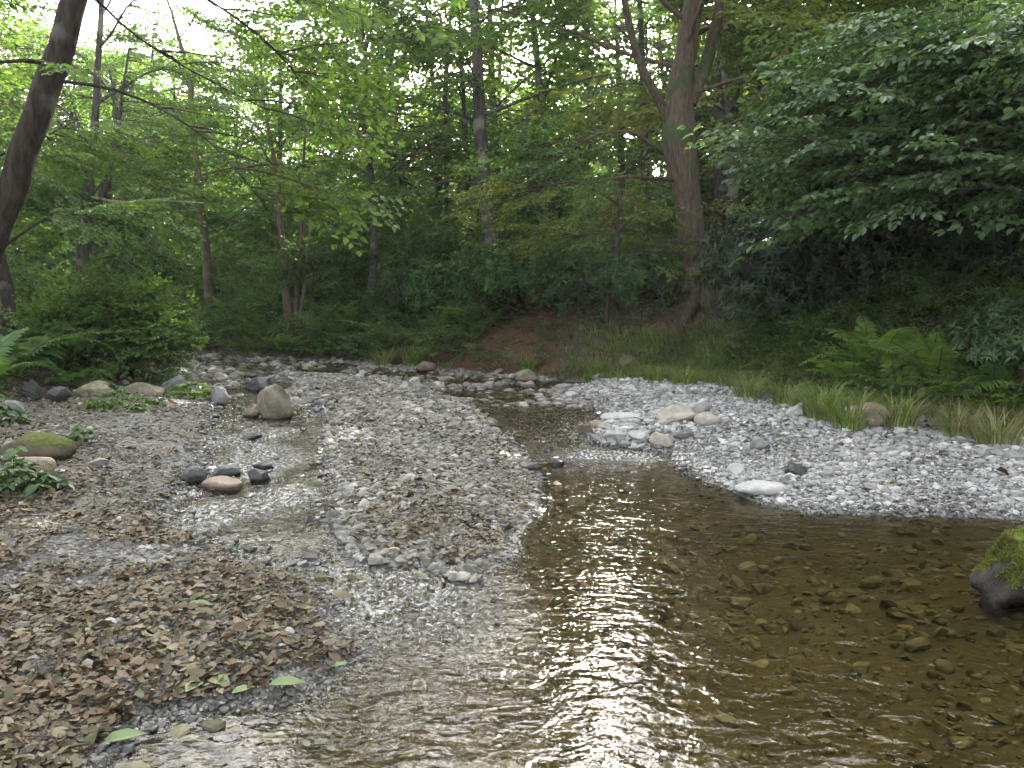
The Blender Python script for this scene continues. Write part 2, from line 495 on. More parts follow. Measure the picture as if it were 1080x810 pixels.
def water_mat():
    m, n, l, out = new_mat("clear_stream_water")
    tc = n.new("ShaderNodeTexCoord")
    at = n.new("ShaderNodeAttribute"); at.attribute_name = "chop"
    sp = n.new("ShaderNodeSeparateColor"); l.new(at.outputs["Color"], sp.inputs[0])

    def noise(sc, sx, sy, det, rot=0.0):
        mp = n.new("ShaderNodeMapping"); mp.inputs["Scale"].default_value = (sx, sy, 1); mp.inputs["Rotation"].default_value = (0, 0, rot)
        l.new(tc.outputs["Object"], mp.inputs[0])
        t = n.new("ShaderNodeTexNoise"); t.inputs["Scale"].default_value = sc; t.inputs["Detail"].default_value = det; t.inputs["Distortion"].default_value = 0.6
        l.new(mp.outputs[0], t.inputs[0]); return t.outputs[0]
    a = noise(4.5, 1.0, 1.6, 1, 0.35)
    b = noise(14.0, 1.0, 1.5, 2, 0.2)
    c = noise(36.0, 1.0, 1.2, 1)
    b1 = n.new("ShaderNodeBump"); b1.inputs["Strength"].default_value = 1; l.new(a, b1.inputs["Height"])
    b2 = n.new("ShaderNodeBump"); b2.inputs["Strength"].default_value = 1; l.new(b, b2.inputs["Height"]); l.new(b1.outputs[0], b2.inputs["Normal"])
    b3 = n.new("ShaderNodeBump"); b3.inputs["Strength"].default_value = 1; l.new(c, b3.inputs["Height"]); l.new(b2.outputs[0], b3.inputs["Normal"])

    def dist(b, lo, hi):
        r = n.new("ShaderNodeMapRange"); r.inputs[3].default_value = lo; r.inputs[4].default_value = hi
        l.new(sp.outputs[0], r.inputs[0]); l.new(r.outputs[0], b.inputs["Distance"])
    dist(b1, 0.011, 0.07); dist(b2, 0.0055, 0.04); dist(b3, 0.0011, 0.014)
    fr = n.new("ShaderNodeFresnel"); fr.inputs["IOR"].default_value = 1.33; l.new(b3.outputs[0], fr.inputs["Normal"])
    tr = n.new("ShaderNodeBsdfTransparent"); tr.inputs[0].default_value = (0.79, 0.73, 0.52, 1)
    gl = n.new("ShaderNodeBsdfGlossy"); gl.inputs["Roughness"].default_value = 0.02; l.new(b3.outputs[0], gl.inputs["Normal"])
    mx = n.new("ShaderNodeMixShader"); mk = n.new("ShaderNodeBsdfDiffuse"); mk.inputs[0].default_value = (0.05, 0.042, 0.02, 1)
    mm = n.new("ShaderNodeMixShader"); mm.inputs[0].default_value = 0.05
    l.new(tr.outputs[0], mm.inputs[1]); l.new(mk.outputs[0], mm.inputs[2])
    l.new(fr.outputs[0], mx.inputs[0]); l.new(mm.outputs[0], mx.inputs[1]); l.new(gl.outputs[0], mx.inputs[2])
    # foam of the broken water, plus sky reflections painted white in the left channel
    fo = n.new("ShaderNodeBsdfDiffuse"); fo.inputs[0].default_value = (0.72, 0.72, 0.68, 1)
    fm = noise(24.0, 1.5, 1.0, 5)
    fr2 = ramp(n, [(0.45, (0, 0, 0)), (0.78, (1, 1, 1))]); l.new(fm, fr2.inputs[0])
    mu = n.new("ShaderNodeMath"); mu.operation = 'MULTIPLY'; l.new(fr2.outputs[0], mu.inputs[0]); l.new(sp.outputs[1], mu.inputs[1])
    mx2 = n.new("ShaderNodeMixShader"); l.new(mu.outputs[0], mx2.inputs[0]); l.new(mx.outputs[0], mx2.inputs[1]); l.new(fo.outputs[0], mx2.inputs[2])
    l.new(mx2.outputs[0], out.inputs[0])
    return m


# ------------------------------------------------------------------ ground and water
def axis(lo, hi, fine_lo, fine_hi, step, grow):
    a = list(np.arange(fine_lo, fine_hi, step))
    s = step; x = a[-1]
    while x < hi:
        s = min(s * grow, 3.0); x += s; a.append(x)
    s = step; x = a[0]; pre = []
    while x > lo:
        s = min(s * grow, 3.0); x -= s; pre.append(x)
    return np.array(pre[::-1] + a)


def grid_mesh(xs, ys):
    X, Y = np.meshgrid(xs, ys)
    nx, ny = len(xs), len(ys)
    i = (np.arange(ny - 1)[:, None] * nx + np.arange(nx - 1)[None, :]).ravel()
    T = np.concatenate([np.stack([i, i + 1, i + nx + 1], 1), np.stack([i, i + nx + 1, i + nx], 1)])
    return X.ravel(), Y.ravel(), T


xs = axis(-75, 75, -7, 7, 0.07, 1.06); ys = axis(-25, 125, 1.5, 16, 0.07, 1.035)
GX, GY, GT = grid_mesh(xs, ys)
GZ = ground_z(GX, GY)
WZ = water_z(GX, GY)
me = mesh_from("ground", np.stack([GX, GY, GZ], 1), GT, ground_mat())
bR = sdf(GX, GY, BANK_R); bL = sdf(GX, GY, BANK_L)
bank = np.clip(np.maximum(bR, bL) / 0.35, 0, 1)
grit = 1 - bank
redn = sstep(0.0, 0.5, bR) * (1 - sstep(3.2, 5, bR)) * sstep(-0.15, 0.1, fbm(GX * 0.7, GY * 0.7, 21) - 0.12 * np.abs(GX - 1.5) / 5 + 0.16) * sstep(-5, -2, GX) * (1 - sstep(6, 8, GX))
bedm = sstep(0.02, -0.03, GZ - WZ) if False else 1 - sstep(-0.05, 0.005, GZ - WZ)
ca = me.color_attributes.new("zone", 'FLOAT_COLOR', 'POINT')
ca.data.foreach_set("color", np.stack([grit * (1 - sstep(0.3, 2.0, sdf(GX, GY, LEFT)) * 0.6), redn, bedm, np.ones_like(grit)], 1).astype(np.float32).ravel())
link("ground", me, kind='structure')

xs = axis(-70, 12, -3.5, 6, 0.045, 1.05); ys = axis(-5, 40, 1.6, 12.5, 0.045, 1.035)
X, Y, T = grid_mesh(xs, ys)
Wz = water_z(X, Y); Gz = ground_z(X, Y)
sl = np.zeros_like(X)
xm = np.interp(Y, [3, 5, 8, 11, 14], [-0.35, -0.5, -0.9, -1.5, -2.5])
chL = np.exp(-((Y - 4.4) / 0.75) ** 2) * (1 - sstep(0.0, 0.7, X - xm)) * sstep(-2.3, -1.4, X)
chR = np.exp(-((Y - 9.5) / 0.75) ** 2) * sstep(0.0, 0.5, X - xm)
chU = 0.55 * sstep(9.5, 12, Y) + 0.95 * (1 - sstep(-0.2, 0.4, X - xm)) * sstep(5, 6, Y)
chop = np.clip(np.maximum(np.maximum(chL, chR * 0.9), chU), 0, 1)
left_sheen = (1 - sstep(-0.3, 0.2, X - xm)) * sstep(5.2, 6, Y) * (1 - sstep(9, 11.5, Y)) * sstep(-0.15, 0.25, vnoise(X * 2.2, Y * 1.5, 53))  # left channel: silvery sky sheen painted on as white streaks
foam_sheen = np.clip(np.maximum(np.maximum(chL * 0.6, left_sheen * 0.85), np.exp(-((Y - 9.05) / 0.22) ** 2) * sstep(0.3, 0.9, X) * (1 - sstep(1.6, 2.4, X)) * 1.2), 0, 1)
Wz = Wz + chop * (0.03 * fbm(X * 3.2, Y * 5.0, 31) + 0.03 * fbm(X * 8, Y * 11, 33)) + chL * 0.02 * fbm(X * 13, Y * 16, 37) + 0.006 * fbm(X * 1.5, Y * 2.2, 35)
keep = (Gz - Wz < 0.06)
T = T[keep[T].any(1)]
used = np.unique(T); remap = np.full(len(X), -1); remap[used] = np.arange(len(used))
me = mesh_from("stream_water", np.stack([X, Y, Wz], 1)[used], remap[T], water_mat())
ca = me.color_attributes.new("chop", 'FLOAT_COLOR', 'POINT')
ca.data.foreach_set("color", np.stack([chop, foam_sheen, chop, np.ones_like(chop)], 1)[used].astype(np.float32).ravel())
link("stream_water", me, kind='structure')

# ------------------------------------------------------------------ the air
if HAZE_DENSITY:
    hm, n, l, out = new_mat("valley_haze")
    pv = n.new("ShaderNodeVolumePrincipled")
    pv.inputs["Color"].default_value = (0.88, 0.94, 0.92, 1)
    pv.inputs["Density"].default_value = HAZE_DENSITY
    pv.inputs["Anisotropy"].default_value = 0.1
    l.new(pv.outputs[0], out.inputs["Volume"])
    lo = (-90, -40, -2.5); hi = (90, 140, 38)
    V = [(x, y, z) for x in (lo[0], hi[0]) for y in (lo[1], hi[1]) for z in (lo[2], hi[2])]
    T = [(0, 1, 3), (0, 3, 2), (4, 6, 7), (4, 7, 5), (0, 4, 5), (0, 5, 1), (2, 3, 7), (2, 7, 6), (0, 2, 6), (0, 6, 4), (1, 5, 7), (1, 7, 3)]
    link("haze", mesh_from("haze", V, T, hm, smooth=False), kind='stuff')


# ------------------------------------------------------------------ leaf and spray shapes
def leaf_shape(L=1.0, W=0.55, fold=0.12, droop=0.15, fine=False):
    if not fine:
        V = [(0, 0, 0), (0.45 * L, W / 2, fold * W), (L, 0, -droop * L), (0.45 * L, -W / 2, fold * W)]
        T = [(0, 2, 1), (0, 3, 2)]
    else:
        V = [(0, 0, 0), (0.28 * L, W * 0.42, fold * W), (0.62 * L, W * 0.45, fold * W - droop * L * 0.3), (L, 0, -droop * L), (0.62 * L, -W * 0.45, fold * W - droop * L * 0.3), (0.28 * L, -W * 0.42, fold * W), (0.45 * L, 0, -droop * L * 0.15)]
        T = [(0, 6, 1), (1, 6, 2), (2, 6, 3), (3, 6, 4), (4, 6, 5), (5, 6, 0)]
    return np.array(V, float), np.array(T)


def spray(seed, leaf_len=0.085, length=0.95, twigs=8, fine=False, droop=0.12, width=0.6, spacing=0.9, twig_mesh=True):
    """a flat leafy bough tip along +x with side twigs in the xy plane; returns V,T,M (0 leaf, 1 twig)"""
    r = np.random.default_rng(seed)
    a = Acc()
    paths = []
    ts = np.linspace(0, 1, 6)
    main = np.stack([ts * length, 0.04 * np.sin(ts * 3 + seed), -droop * length * ts ** 2], 1)
    paths.append((main, 0.006))
    for i in range(twigs):
        t = 0.1 + 0.85 * i / twigs
        p = np.array([np.interp(t, ts, main[:, k]) for k in range(3)])
        s = 1 if i % 2 else -1
        L = width * length * (0.35 + 0.65 * math.sin(math.pi * min(1, 0.25 + 0.75 * (1 - t)))) * r.uniform(0.7, 1.1)
        an = math.radians(r.uniform(35, 60)) * s
        q = np.linspace(0, 1, 4)
        d = np.array([math.cos(an), math.sin(an), r.uniform(-0.1, 0.2)])
        pts = p + d * q[:, None] * L + np.array([0, 0, -1]) * (q[:, None] ** 2) * droop * L * 1.2
        paths.append((pts, 0.004))
    pos = []; dirs = []
    for pts, _ in paths:
        L = np.linalg.norm(np.diff(pts, axis=0), axis=1).sum()
        m = max(2, int(L / (leaf_len * spacing)))
        tt = np.linspace(0.15, 1, m); k = np.linspace(0, 1, len(pts))
        for j, t in enumerate(tt):
            p = np.array([np.interp(t, k, pts[:, c]) for c in range(3)])
            d = pts[-1] - pts[0]; an = math.atan2(d[1], d[0])
            for s in (1, -1):
                if r.random() < 0.12:
                    continue
                b = an + s * math.radians(r.uniform(25, 65)) if j < m - 1 else an + s * 0.3
                pos.append(p); dirs.append((math.cos(b), math.sin(b), r.uniform(-0.55, 0.1)))
    pos = np.array(pos); dirs = np.array(dirs)
    up = np.array([0, 0, 1]) + r.normal(0, 0.38, (len(pos), 3))
    R = frames(dirs, up, leaf_len * r.uniform(0.65, 1.2, len(pos)))
    LV, LT = leaf_shape(1, 0.58, 0.14, 0.15, fine)
    a.many(LV, LT, np.zeros(len(LT), int), R, pos)
    if twig_mesh:
        for pts, rr in paths:
            V, T = tube(pts[[0, len(pts) // 2, -1]], [rr, rr * 0.8, rr * 0.4], 3, cap=False)
            a.add(V, T, 1)
    return a.arrays()


SPR_NEAR = [spray(i, 0.095 + 0.012 * (i % 3), 0.95, 8, True) for i in range(5)]
SPR_BIG = [spray(80 + i, 0.125 + 0.015 * (i % 3), 1.0, 7, True) for i in range(5)]
SPR_MID = [spray(20 + i, 0.105, 1.0, 8) for i in range(5)]
SPR_FAR = [spray(40 + i, 0.17, 1.25, 6, twig_mesh=False, spacing=0.8) for i in range(4)]
SPR_THIN = [spray(60 + i, 0.085, 0.9, 5, True, droop=0.25, spacing=1.5) for i in range(4)]


def whorl(seed, n=9, L=0.13, W=0.3):
    r = np.random.default_rng(seed); a = Acc()
    an = np.arange(n) * 2.4 + seed
    el = r.uniform(-0.35, 0.75, n)
    d = np.stack([np.sin(el) * 1.0, np.cos(el) * np.cos(an), np.cos(el) * np.sin(an)], 1)
    LV, LT = leaf_shape(1, W, 0.15, 0.2, True)
    R = frames(d, np.array([1, 0, 0]) + r.normal(0, 0.15, (n, 3)), L * r.uniform(0.7, 1.15, n))
    pos = np.stack([r.uniform(-0.04, 0.02, n), np.zeros(n), np.zeros(n)], 1)
    a.many(LV, LT, np.zeros(len(LT), int), R, pos)
    V, T = tube([(-0.3, 0, -0.02), (-0.1, 0.01, 0), (0, 0, 0)], [0.006, 0.005, 0.004], 3, cap=False); a.add(V, T, 1)
    return a.arrays()


WHORLS = [whorl(i) for i in range(5)]


def openness(p):
    """how open the canopy is at a point, 0 to 1: the wood has gaps over the stream, where sun and sky come in"""
    def foot(h):
        k = np.maximum(p[:, 2] - h, 0) / math.tan(SUN_EL)
        return p[:, 0] - k * math.sin(SUN_AZ), p[:, 1] - k * math.cos(SUN_AZ)

    def hole(o, az, el, daz, de):
        d = p - np.array(o)
        a_ = np.degrees(np.arctan2(d[:, 0], d[:, 1])); e_ = np.degrees(np.arctan2(d[:, 2], np.hypot(d[:, 0], d[:, 1])))
        return (((a_ - az) / daz) ** 2 + ((e_ - el) / de) ** 2 < 1)
    f = np.zeros(len(p))
    x, y = foot(0)
    f = np.where((x > 1.0) & (x < 7.5) & (y > 6.5) & (y < 13), 0.45, f)
    f = np.where((x - 0.14 * y < 1.15 + 0.06 * y) & (x - 0.14 * y > -0.75) & (y > 1.0) & (y < 8.8), 0.985, f)
    x, y = foot(5)
    f = np.where((x > -9) & (x < 4) & (y > 17) & (y < 32) & (p[:, 2] > 7), np.maximum(f, 0.5), f)
    x, y = foot(3)
    f = np.where((x > -17) & (x < -5) & (y > 9) & (y < 26) & (p[:, 2] > 5.5), np.maximum(f, 0.3), f)
    x, y = foot(1)
    f = np.where((x > -10) & (x < -1) & (y > 16) & (y < 27) & (p[:, 2] > 4), np.maximum(f, 0.55), f)
    f = np.where((x > 3) & (x < 9.5) & (y > 9) & (y < 16) & (p[:, 2] > 3.2), np.maximum(f, 0.55), f)
    f = np.where(hole((-0.9, 2.7, 0), -21, 30, 7, 7), np.maximum(f, 0.97), f)
    f = np.where(hole((-2.0, 8.0, 0.1), -15, 34, 9, 9), np.maximum(f, 0.3), f)
    f = np.where(hole((-0.6, 4.6, 0.05), -7, 31, 8, 8), np.maximum(f, 0.35), f)
    return np.where(p[:, 2] > 3.0, f, 0)


def canopy_gap(p, r):
    return r.random(len(p)) < openness(p)


def place_sprays(acc, r, tmpl, pos, dirs, scale, tilt=0.25, gap=True):
    pos = np.asarray(pos); dirs = np.asarray(dirs)
    if gap:
        keep = ~canopy_gap(pos, r)
        pos, dirs = pos[keep], dirs[keep]
    n = len(pos)
    up = np.array([0, 0, 1.0]) + r.normal(0, tilt, (n, 3))
    R = frames(dirs, up, scale * r.uniform(0.75, 1.25, n))
    R[:, :, 1] *= np.where(r.random(n) < 0.5, 1, -1)[:, None]
    k = r.integers(0, len(tmpl), n)
    for i, (V, T, M) in enumerate(tmpl):
        s = k == i
        acc.many(V, T, M, R[s], pos[s])


# ------------------------------------------------------------------ trees
def grow(r, p0, az, el, L, lift=0.0, droop=0.0, n=9, wander=0.18):
    d = np.array([math.cos(az) * math.cos(el), math.sin(az) * math.cos(el), math.sin(el)])
    pts = [np.array(p0, float)]
    st = L / (n - 1)
    for i in range(n - 1):
        d = d + r.normal(0, wander * 0.5, 3) + np.array([0, 0, lift * (1 - i / n) * 0.3 - droop * (i / n) * 0.4])
        d = d / np.linalg.norm(d)
        pts.append(pts[-1] + d * st)
    return np.array(pts)


def leafy(acc, r, limbs, n, tmpl, scale, tmin=0.25, side=(0.15, 0.9), updown=(-0.35, 0.25), wood=1, off=0.9, gap=True):
    """leaf sprays on thin side shoots along the limbs"""
    Ls = np.array([np.linalg.norm(np.diff(p, axis=0), axis=1).sum() for p in limbs])
    pick = r.choice(len(limbs), n, p=Ls / Ls.sum())
    P0 = []; D = []
    for i in range(n):
        p = limbs[pick[i]]
        t = tmin + (1 - tmin) * r.random() ** 0.8
        k = t * (len(p) - 1); a = int(min(k, len(p) - 2)); f = k - a
        q = p[a] * (1 - f) + p[a + 1] * f
        d = unit(p[a + 1] - p[a])
        az = math.atan2(d[1], d[0]) + r.choice([-1, 1]) * r.uniform(*side) * (1 if t < 0.97 else 0.2)
        el = r.uniform(*updown)
        s = np.array([math.cos(az) * math.cos(el), math.sin(az) * math.cos(el), math.sin(el)])
        o = r.random() * off
        e = q + s * o + np.array([0, 0, -0.05 * o])
        if o > 0.12 and wood is not None:
            V, T = tube([q, (q + e) / 2 + np.array([0, 0, 0.03 * o]), e], [0.014 * scale, 0.010 * scale, 0.007 * scale], 4, cap=False)
            acc.add(V, T, wood)
        P0.append(e); D.append(s)
    place_sprays(acc, r, tmpl, P0, D, scale, gap=gap)


def make_tree(name, label, trunk_px, width_px, Y=None, ext=5.0, bark=BARK_GREY, leaf=L_FOREST, seed=1, limbs=10, limb_len=3.0, t0=0.35, sprays=150,
              tmpl=None, scale=1.0, extra_limbs=(), forks=(), az_bias=None, droop=0.5, group=None, crown=True):
    """trunk through picture points at depth Y (from the root up), continued ext metres above; forks and extra limbs in the same terms"""
    r = np.random.default_rng(seed)
    tmpl = tmpl or SPR_MID
    if Y is None:
        Y = float(hit(*trunk_px[0])[1])
    pts = [Q(u, v, Y) for u, v in trunk_px]
    base = np.array([pts[0][0], Y, gz(pts[0][0], Y) - 0.15])
    rad = [w / 2 * Y / F for w in width_px]
    if base[2] > pts[0][2]:
        base[2] = pts[0][2] - 0.3
    pts = [base + np.array([0, 0, 0.0])] + pts
    rad = [rad[0] * 1.25] + rad
    if pts[1][2] - base[2] < 0.2:
        pts.pop(1); rad.pop(1)
    if ext:
        d = unit(pts[-1] - pts[-2]); d = unit(d + np.array([0, 0, 0.5]))
        pts.append(pts[-1] + d * ext * 0.5 + r.normal(0, 0.15, 3)); rad.append(rad[-1] * 0.75)
        pts.append(pts[-1] + d * ext * 0.5 + r.normal(0, 0.2, 3)); rad.append(rad[-1] * 0.35)
    tp, tr = resample(pts, rad, 0.3)
    tp[1:-1, :2] += r.normal(0, 0.012, (len(tp) - 2, 2))
    loc = base.copy(); loc[2] += 0.15
    root = empty(name, loc, label, "tree", group)
    V, T = tube(tp - loc, tr, 14, seed, 0.10)
    link("trunk", mesh_from("trunk", V, T, bark), root)
    all_limbs = []
    for f in forks:      # (points in pixels with depth offset, widths in pixels)
        fp = [Q(u, v, Y + dy) for u, v, dy in f[0]]; fr = [w / 2 * Y / F for w in f[1]]
        d = unit(fp[-1] - fp[-2]); d = unit(d + np.array([0, 0, 0.4]))
        for k in range(2):
            fp.append(fp[-1] + d * f[2] * 0.5 + r.normal(0, 0.12, 3)); fr.append(fr[-1] * 0.6)
        p2, r2 = resample(fp, fr, 0.25)
        V, T = tube(p2 - loc, r2, 10, seed + 3, 0.08)
        link("limb", mesh_from("limb", V, T, bark), root)
        all_limbs.append(p2)
    for f in extra_limbs:
        fp = [Q(u, v, Y + dy) for u, v, dy in f[0]]; fr = np.linspace(f[1], f[1] * 0.25, len(fp)) / 2 * Y / F
        p2, r2 = resample(fp, fr, 0.2)
        V, T = tube(p2 - loc, r2, 6, seed + 5, 0.05)
        link("branch", mesh_from("branch", V, T, bark), root)
        all_limbs.append(p2); 
    H = tp[-1][2] - tp[0][2]
    for i in range(limbs):
        t = t0 + (1 - t0) * (i + r.random() * 0.6) / limbs
        k = min(int(t * (len(tp) - 1)), len(tp) - 2)
        az = i * 2.4 + r.uniform(-0.4, 0.4) if az_bias is None else az_bias + r.normal(0, 0.9)
        L = limb_len * r.uniform(0.65, 1.15) * (1.15 - 0.6 * max(0, (t - 0.6) / 0.4))
        p = grow(r, tp[k], az, math.radians(r.uniform(5, 45)), L, 0.2, droop)
        rr = np.linspace(min(tr[k] * 0.5, 0.01 + 0.010 * L), 0.008, len(p))
        V, T = tube(p - loc, rr, 6, seed + i, 0.06)
        link("branch", mesh_from("branch", V, T, bark), root)
        all_limbs.append(p)
    if crown:
        a = Acc()
        leafy(a, r, all_limbs, sprays, tmpl, scale)
        V, T, M = a.arrays()
        link("crown", mesh_from("crown", V - loc, T, [leaf, BARK_TWIG], M, smooth=False), root)
    return root


def tree_arrays(seed, H=11.0, n_spr=110, tmpl=SPR_FAR, scale=1.25, t0=0.2, spread=2.6):
    """a whole woodland tree as arrays: materials 0 leaf, 1 bark"""
    r = np.random.default_rng(seed); a = Acc()
    p = grow(r, (0, 0, -0.3), r.uniform(0, 6), math.radians(86), H, 0.1, 0, 12, 0.06)
    V, T = tube(p, np.linspace(0.17, 0.03, len(p)), 8, seed, 0.08); a.add(V, T, 1)
    lim = []
    for i in range(16):
        t = t0 + (1 - t0) * (i + r.random()) / 16
        k = min(int(t * (len(p) - 1)), len(p) - 2)
        q = grow(r, p[k], i * 2.4, math.radians(r.uniform(0, 40)), spread * r.uniform(0.6, 1.15) * (1.2 - 0.75 * max(0, (t - 0.5) * 2)), 0.2, 0.5, 6)
        V, T = tube(q, np.linspace(0.05, 0.012, len(q)), 5, seed, 0); a.add(V, T, 1)
        lim.append(q)
    lim.append(p[7:])
    leafy(a, r, lim, n_spr, tmpl, scale, 0.15, gap=False)
    return a.arrays()


FARTREES = [tree_arrays(100 + i, 9 + 1.2 * i, 230, t0=0.1, spread=2.9) for i in range(5)]


# far wood: everything beyond the trunks one can tell apart
def far_wood():
    r = np.random.default_rng(5)
    a = Acc(); spots = []
    tries = 0
    while len(spots) < 135 and tries < 8000:
        tries += 1
        y = r.uniform(21, 74); x = r.uniform(-0.78, 0.78) * y
        b = float(sdf(np.array([x]), np.array([y]), BANK_R)[0]); bl = float(sdf(np.array([x]), np.array([y]), BANK_L)[0])
        if b < 6 and bl < 5:
            continue
        az = math.degrees(math.atan2(x, y))
        if min([9] + [(x - q[0]) ** 2 + (y - q[1]) ** 2 for q in spots]) < 2.6 ** 2:
            continue
        spots.append((x, y, az))
    for x, y in [(11, -9), (14, -4), (13, 1), (16, 4), (12.5, 6.5), (17, 8.5), (15, 11), (10, -3), (-14, -3), (-17, 1), (-16, 6), (-9, -15), (2, -17)]:
        spots.append((x, y, 0))
    for x, y, az in spots:
        k = r.integers(0, 5); s = r.uniform(0.85, 1.25) * (0.8 if y < 13 else 1)
        if az > -14:
            s *= 0.68 if y > 42 else 1.06 if y > 32 else 1
        else:
            s *= 1.05
        an = r.uniform(0, 6.28)
        R = np.array([[[math.cos(an), -math.sin(an), 0], [math.sin(an), math.cos(an), 0], [0, 0, 1]]]) * s
        V, T, M = FARTREES[k]
        leafm = M.copy()
        leafm[M == 0] = r.choice([0, 0, 0, 2, 2, 3])
        W = np.einsum('ij,vj->vi', R[0], V) + np.array([x, y, gz(x, y)])
        k4 = W[T[:, 0]]
        cell = np.floor(k4[:, 0] * 1.1).astype(np.int64) * 7349 + np.floor(k4[:, 1] * 1.1).astype(np.int64) * 9151 + np.floor(k4[:, 2] * 1.1).astype(np.int64) * 5381
        open_ = (leafm != 1) & ((np.abs(cell) * 7919 % 1009) / 1009.0 < openness(k4))
        a.add(W, T[~open_], leafm[~open_])
    V, T, M = a.arrays()
    link("far_wood", mesh_from("far_wood", V, T, [L_FOREST, BARK_GREY, L_FRESH, L_YELLOW], M, smooth=False), kind='stuff')


far_wood()


def scatter_bank(name, n, region, tmpl, mats, scale, height, seed, rise=(0.1, 0.9)):
    """leafy shoots growing out of the ground over an area, one body of plants nobody could count"""
    r = np.random.default_rng(seed)
    pts = []
    while len(pts) < n:
        x, y = region(r)
        pts.append((x, y))
    pts = np.array(pts)
    z = ground_z(pts[:, 0], pts[:, 1])
    h = r.random(n) ** 1.5 * height * (0.6 + 0.8 * (fbm(pts[:, 0] * 0.6, pts[:, 1] * 0.6, seed) + 0.4).clip(0, 1.2))
    az = r.uniform(0, 6.28, n); el = r.uniform(*rise, n)
    D = np.stack([np.cos(az) * np.cos(el), np.sin(az) * np.cos(el), np.sin(el)], 1)
    a = Acc()
    place_sprays(a, r, tmpl, np.stack([pts[:, 0], pts[:, 1], z + h], 1), D, scale, 0.35)
    V, T, M = a.arrays()
    link(name, mesh_from(name, V, T, mats, M, smooth=False), kind='stuff')


def region_R(b0, b1, x0, x1, y0, y1, thin=None):
    def f(r):
        while True:
            x = r.uniform(x0, x1); y = r.uniform(y0, y1)
            b = float(sdf(np.array([x]), np.array([y]), BANK_R)[0])
            if b0 < b < b1 and (thin is None or thin(x, y, b, r)) and abs(x) < 0.75 * y + 2:
                return x, y
    return f


def region_L(b0, b1, x0, x1, y0, y1):
    def f(r):
        while True:
            x = r.uniform(x0, x1); y = r.uniform(y0, y1)
            b = float(sdf(np.array([x]), np.array([y]), BANK_L)[0])
            if b0 < b < b1 and abs(x) < 0.75 * y + 2:
                return x, y
    return f


def red_bare(x, y, b, r):
    return not (b < 2.8 and -2.0 < x < 5.2 and r.random() < 0.25)


scatter_bank("undergrowth", 1700, region_R(3.2, 24, -30, 26, 12, 60), SPR_MID, [L_FOREST, BARK_TWIG], 1.1, 2.6, 3)
scatter_bank("undergrowth", 2000, region_R(2.5, 20, -28, 4, 18, 50), SPR_MID, [L_FRESH, BARK_TWIG], 1.1, 2.0, 13)
scatter_bank("undergrowth", 700, region_L(2.5, 26, -34, -6, 14, 48), SPR_MID, [L_FRESH, BARK_TWIG], 1.1, 1.6, 4)
scatter_bank("ground_cover", 3000, region_R(0.4, 9, -16, 14, 8, 36, red_bare), SPR_THIN, [L_IVY, BARK_TWIG], 0.75, 0.15, 6, (-0.1, 0.5))
scatter_bank("ground_cover", 500, region_L(0.4, 10, -16, -5, 9, 30), SPR_THIN, [L_IVY, BARK_TWIG], 0.8, 0.15, 7, (-0.1, 0.5))

scatter_bank("ground_cover", 380, region_R(0.2, 4.2, -3, 6.5, 10, 26), SPR_THIN, [L_HERB, BARK_TWIG], 0.5, 0.2, 8, (0.0, 0.9))
scatter_bank("bank_plants", 750, region_R(0.0, 3.6, -16, -0.5, 16, 34), SPR_MID, [L_FRESH, BARK_TWIG], 0.8, 0.7, 14, (0.1, 1.1))
scatter_bank("bank_plants", 260, region_R(0.5, 3.6, -2, 6, 11, 24, lambda x, y, b, r: vnoise(x * 0.9, y * 0.9, 77) > -0.02), SPR_MID, [L_FERN, BARK_TWIG], 0.6, 0.4, 15, (0.1, 1.1))
scatter_bank("bank_plants", 450, region_R(0.9, 3.0, 4.5, 10, 8, 17), SPR_NEAR, [L_FRESH, BARK_TWIG], 0.6, 0.5, 16, (0.1, 1.1))

# ------------------------------------------------------------------ the trees one can tell apart
make_tree("broadleaf_tree", "dark leaning trunk slanting up across the upper corner above the leafy streamside shrub", [(-110, 480), (-45, 335), (2, 232), (37, 132), (70, 32), (84, -20)], [34, 31, 29, 27, 25, 23], 7.0, 4, BARK_DARK, L_FRESH, 11,
          limbs=9, limb_len=2.9, t0=0.6, sprays=170, tmpl=SPR_NEAR, scale=0.8,
          extra_limbs=[([(66, 86, 0), (110, 88, 0.1), (150, 103, 0.3), (215, 140, 0.5), (255, 185, 0.6), (288, 228, 0.7)], 4),
                       ([(86, -20, 0), (112, 14, 0.3), (160, 52, 0.6), (215, 82, 0.9), (285, 118, 1.2)], 3.2),
                       ([(90, -60, 0), (190, -20, 0.5), (265, 28, 0.8), (310, 70, 1.0), (330, 110, 1.1)], 3.2),
                       ([(60, 70, 0), (30, 60, -0.4), (-10, 66, -0.8), (-60, 80, -1.0)], 6)])
make_tree("broadleaf_tree", "dark forked trunk standing behind the shrub with a pale dead branch below its fork", [(86, 318), (87, 262), (93, 205), (99, 140), (104, 60), (106, 0)], [12, 12, 11, 8, 6, 5], 19, 3, BARK_GREY, L_FRESH, 12,
          limbs=12, limb_len=3.0, t0=0.35, sprays=200, scale=1.15,
          forks=[([(92, 245, 0), (104, 215, 0.1), (118, 180, 0.2), (124, 140, 0.3)], [9, 7, 6, 5], 2.0)],
          extra_limbs=[([(95, 160, 0), (84, 140, 0.1), (78, 115, 0.2)], 4)])
make_tree("broadleaf_tree", "straight thin brown trunk rising from dark bushes just beyond the bend of the stream", [(164, 345), (163, 290), (162, 225), (160, 150)], [8, 8, 7, 6], 34, 4, BARK_BROWN, L_FOREST, 13, limbs=11, limb_len=3.2, t0=0.3, sprays=200, tmpl=SPR_MID, scale=1.4)
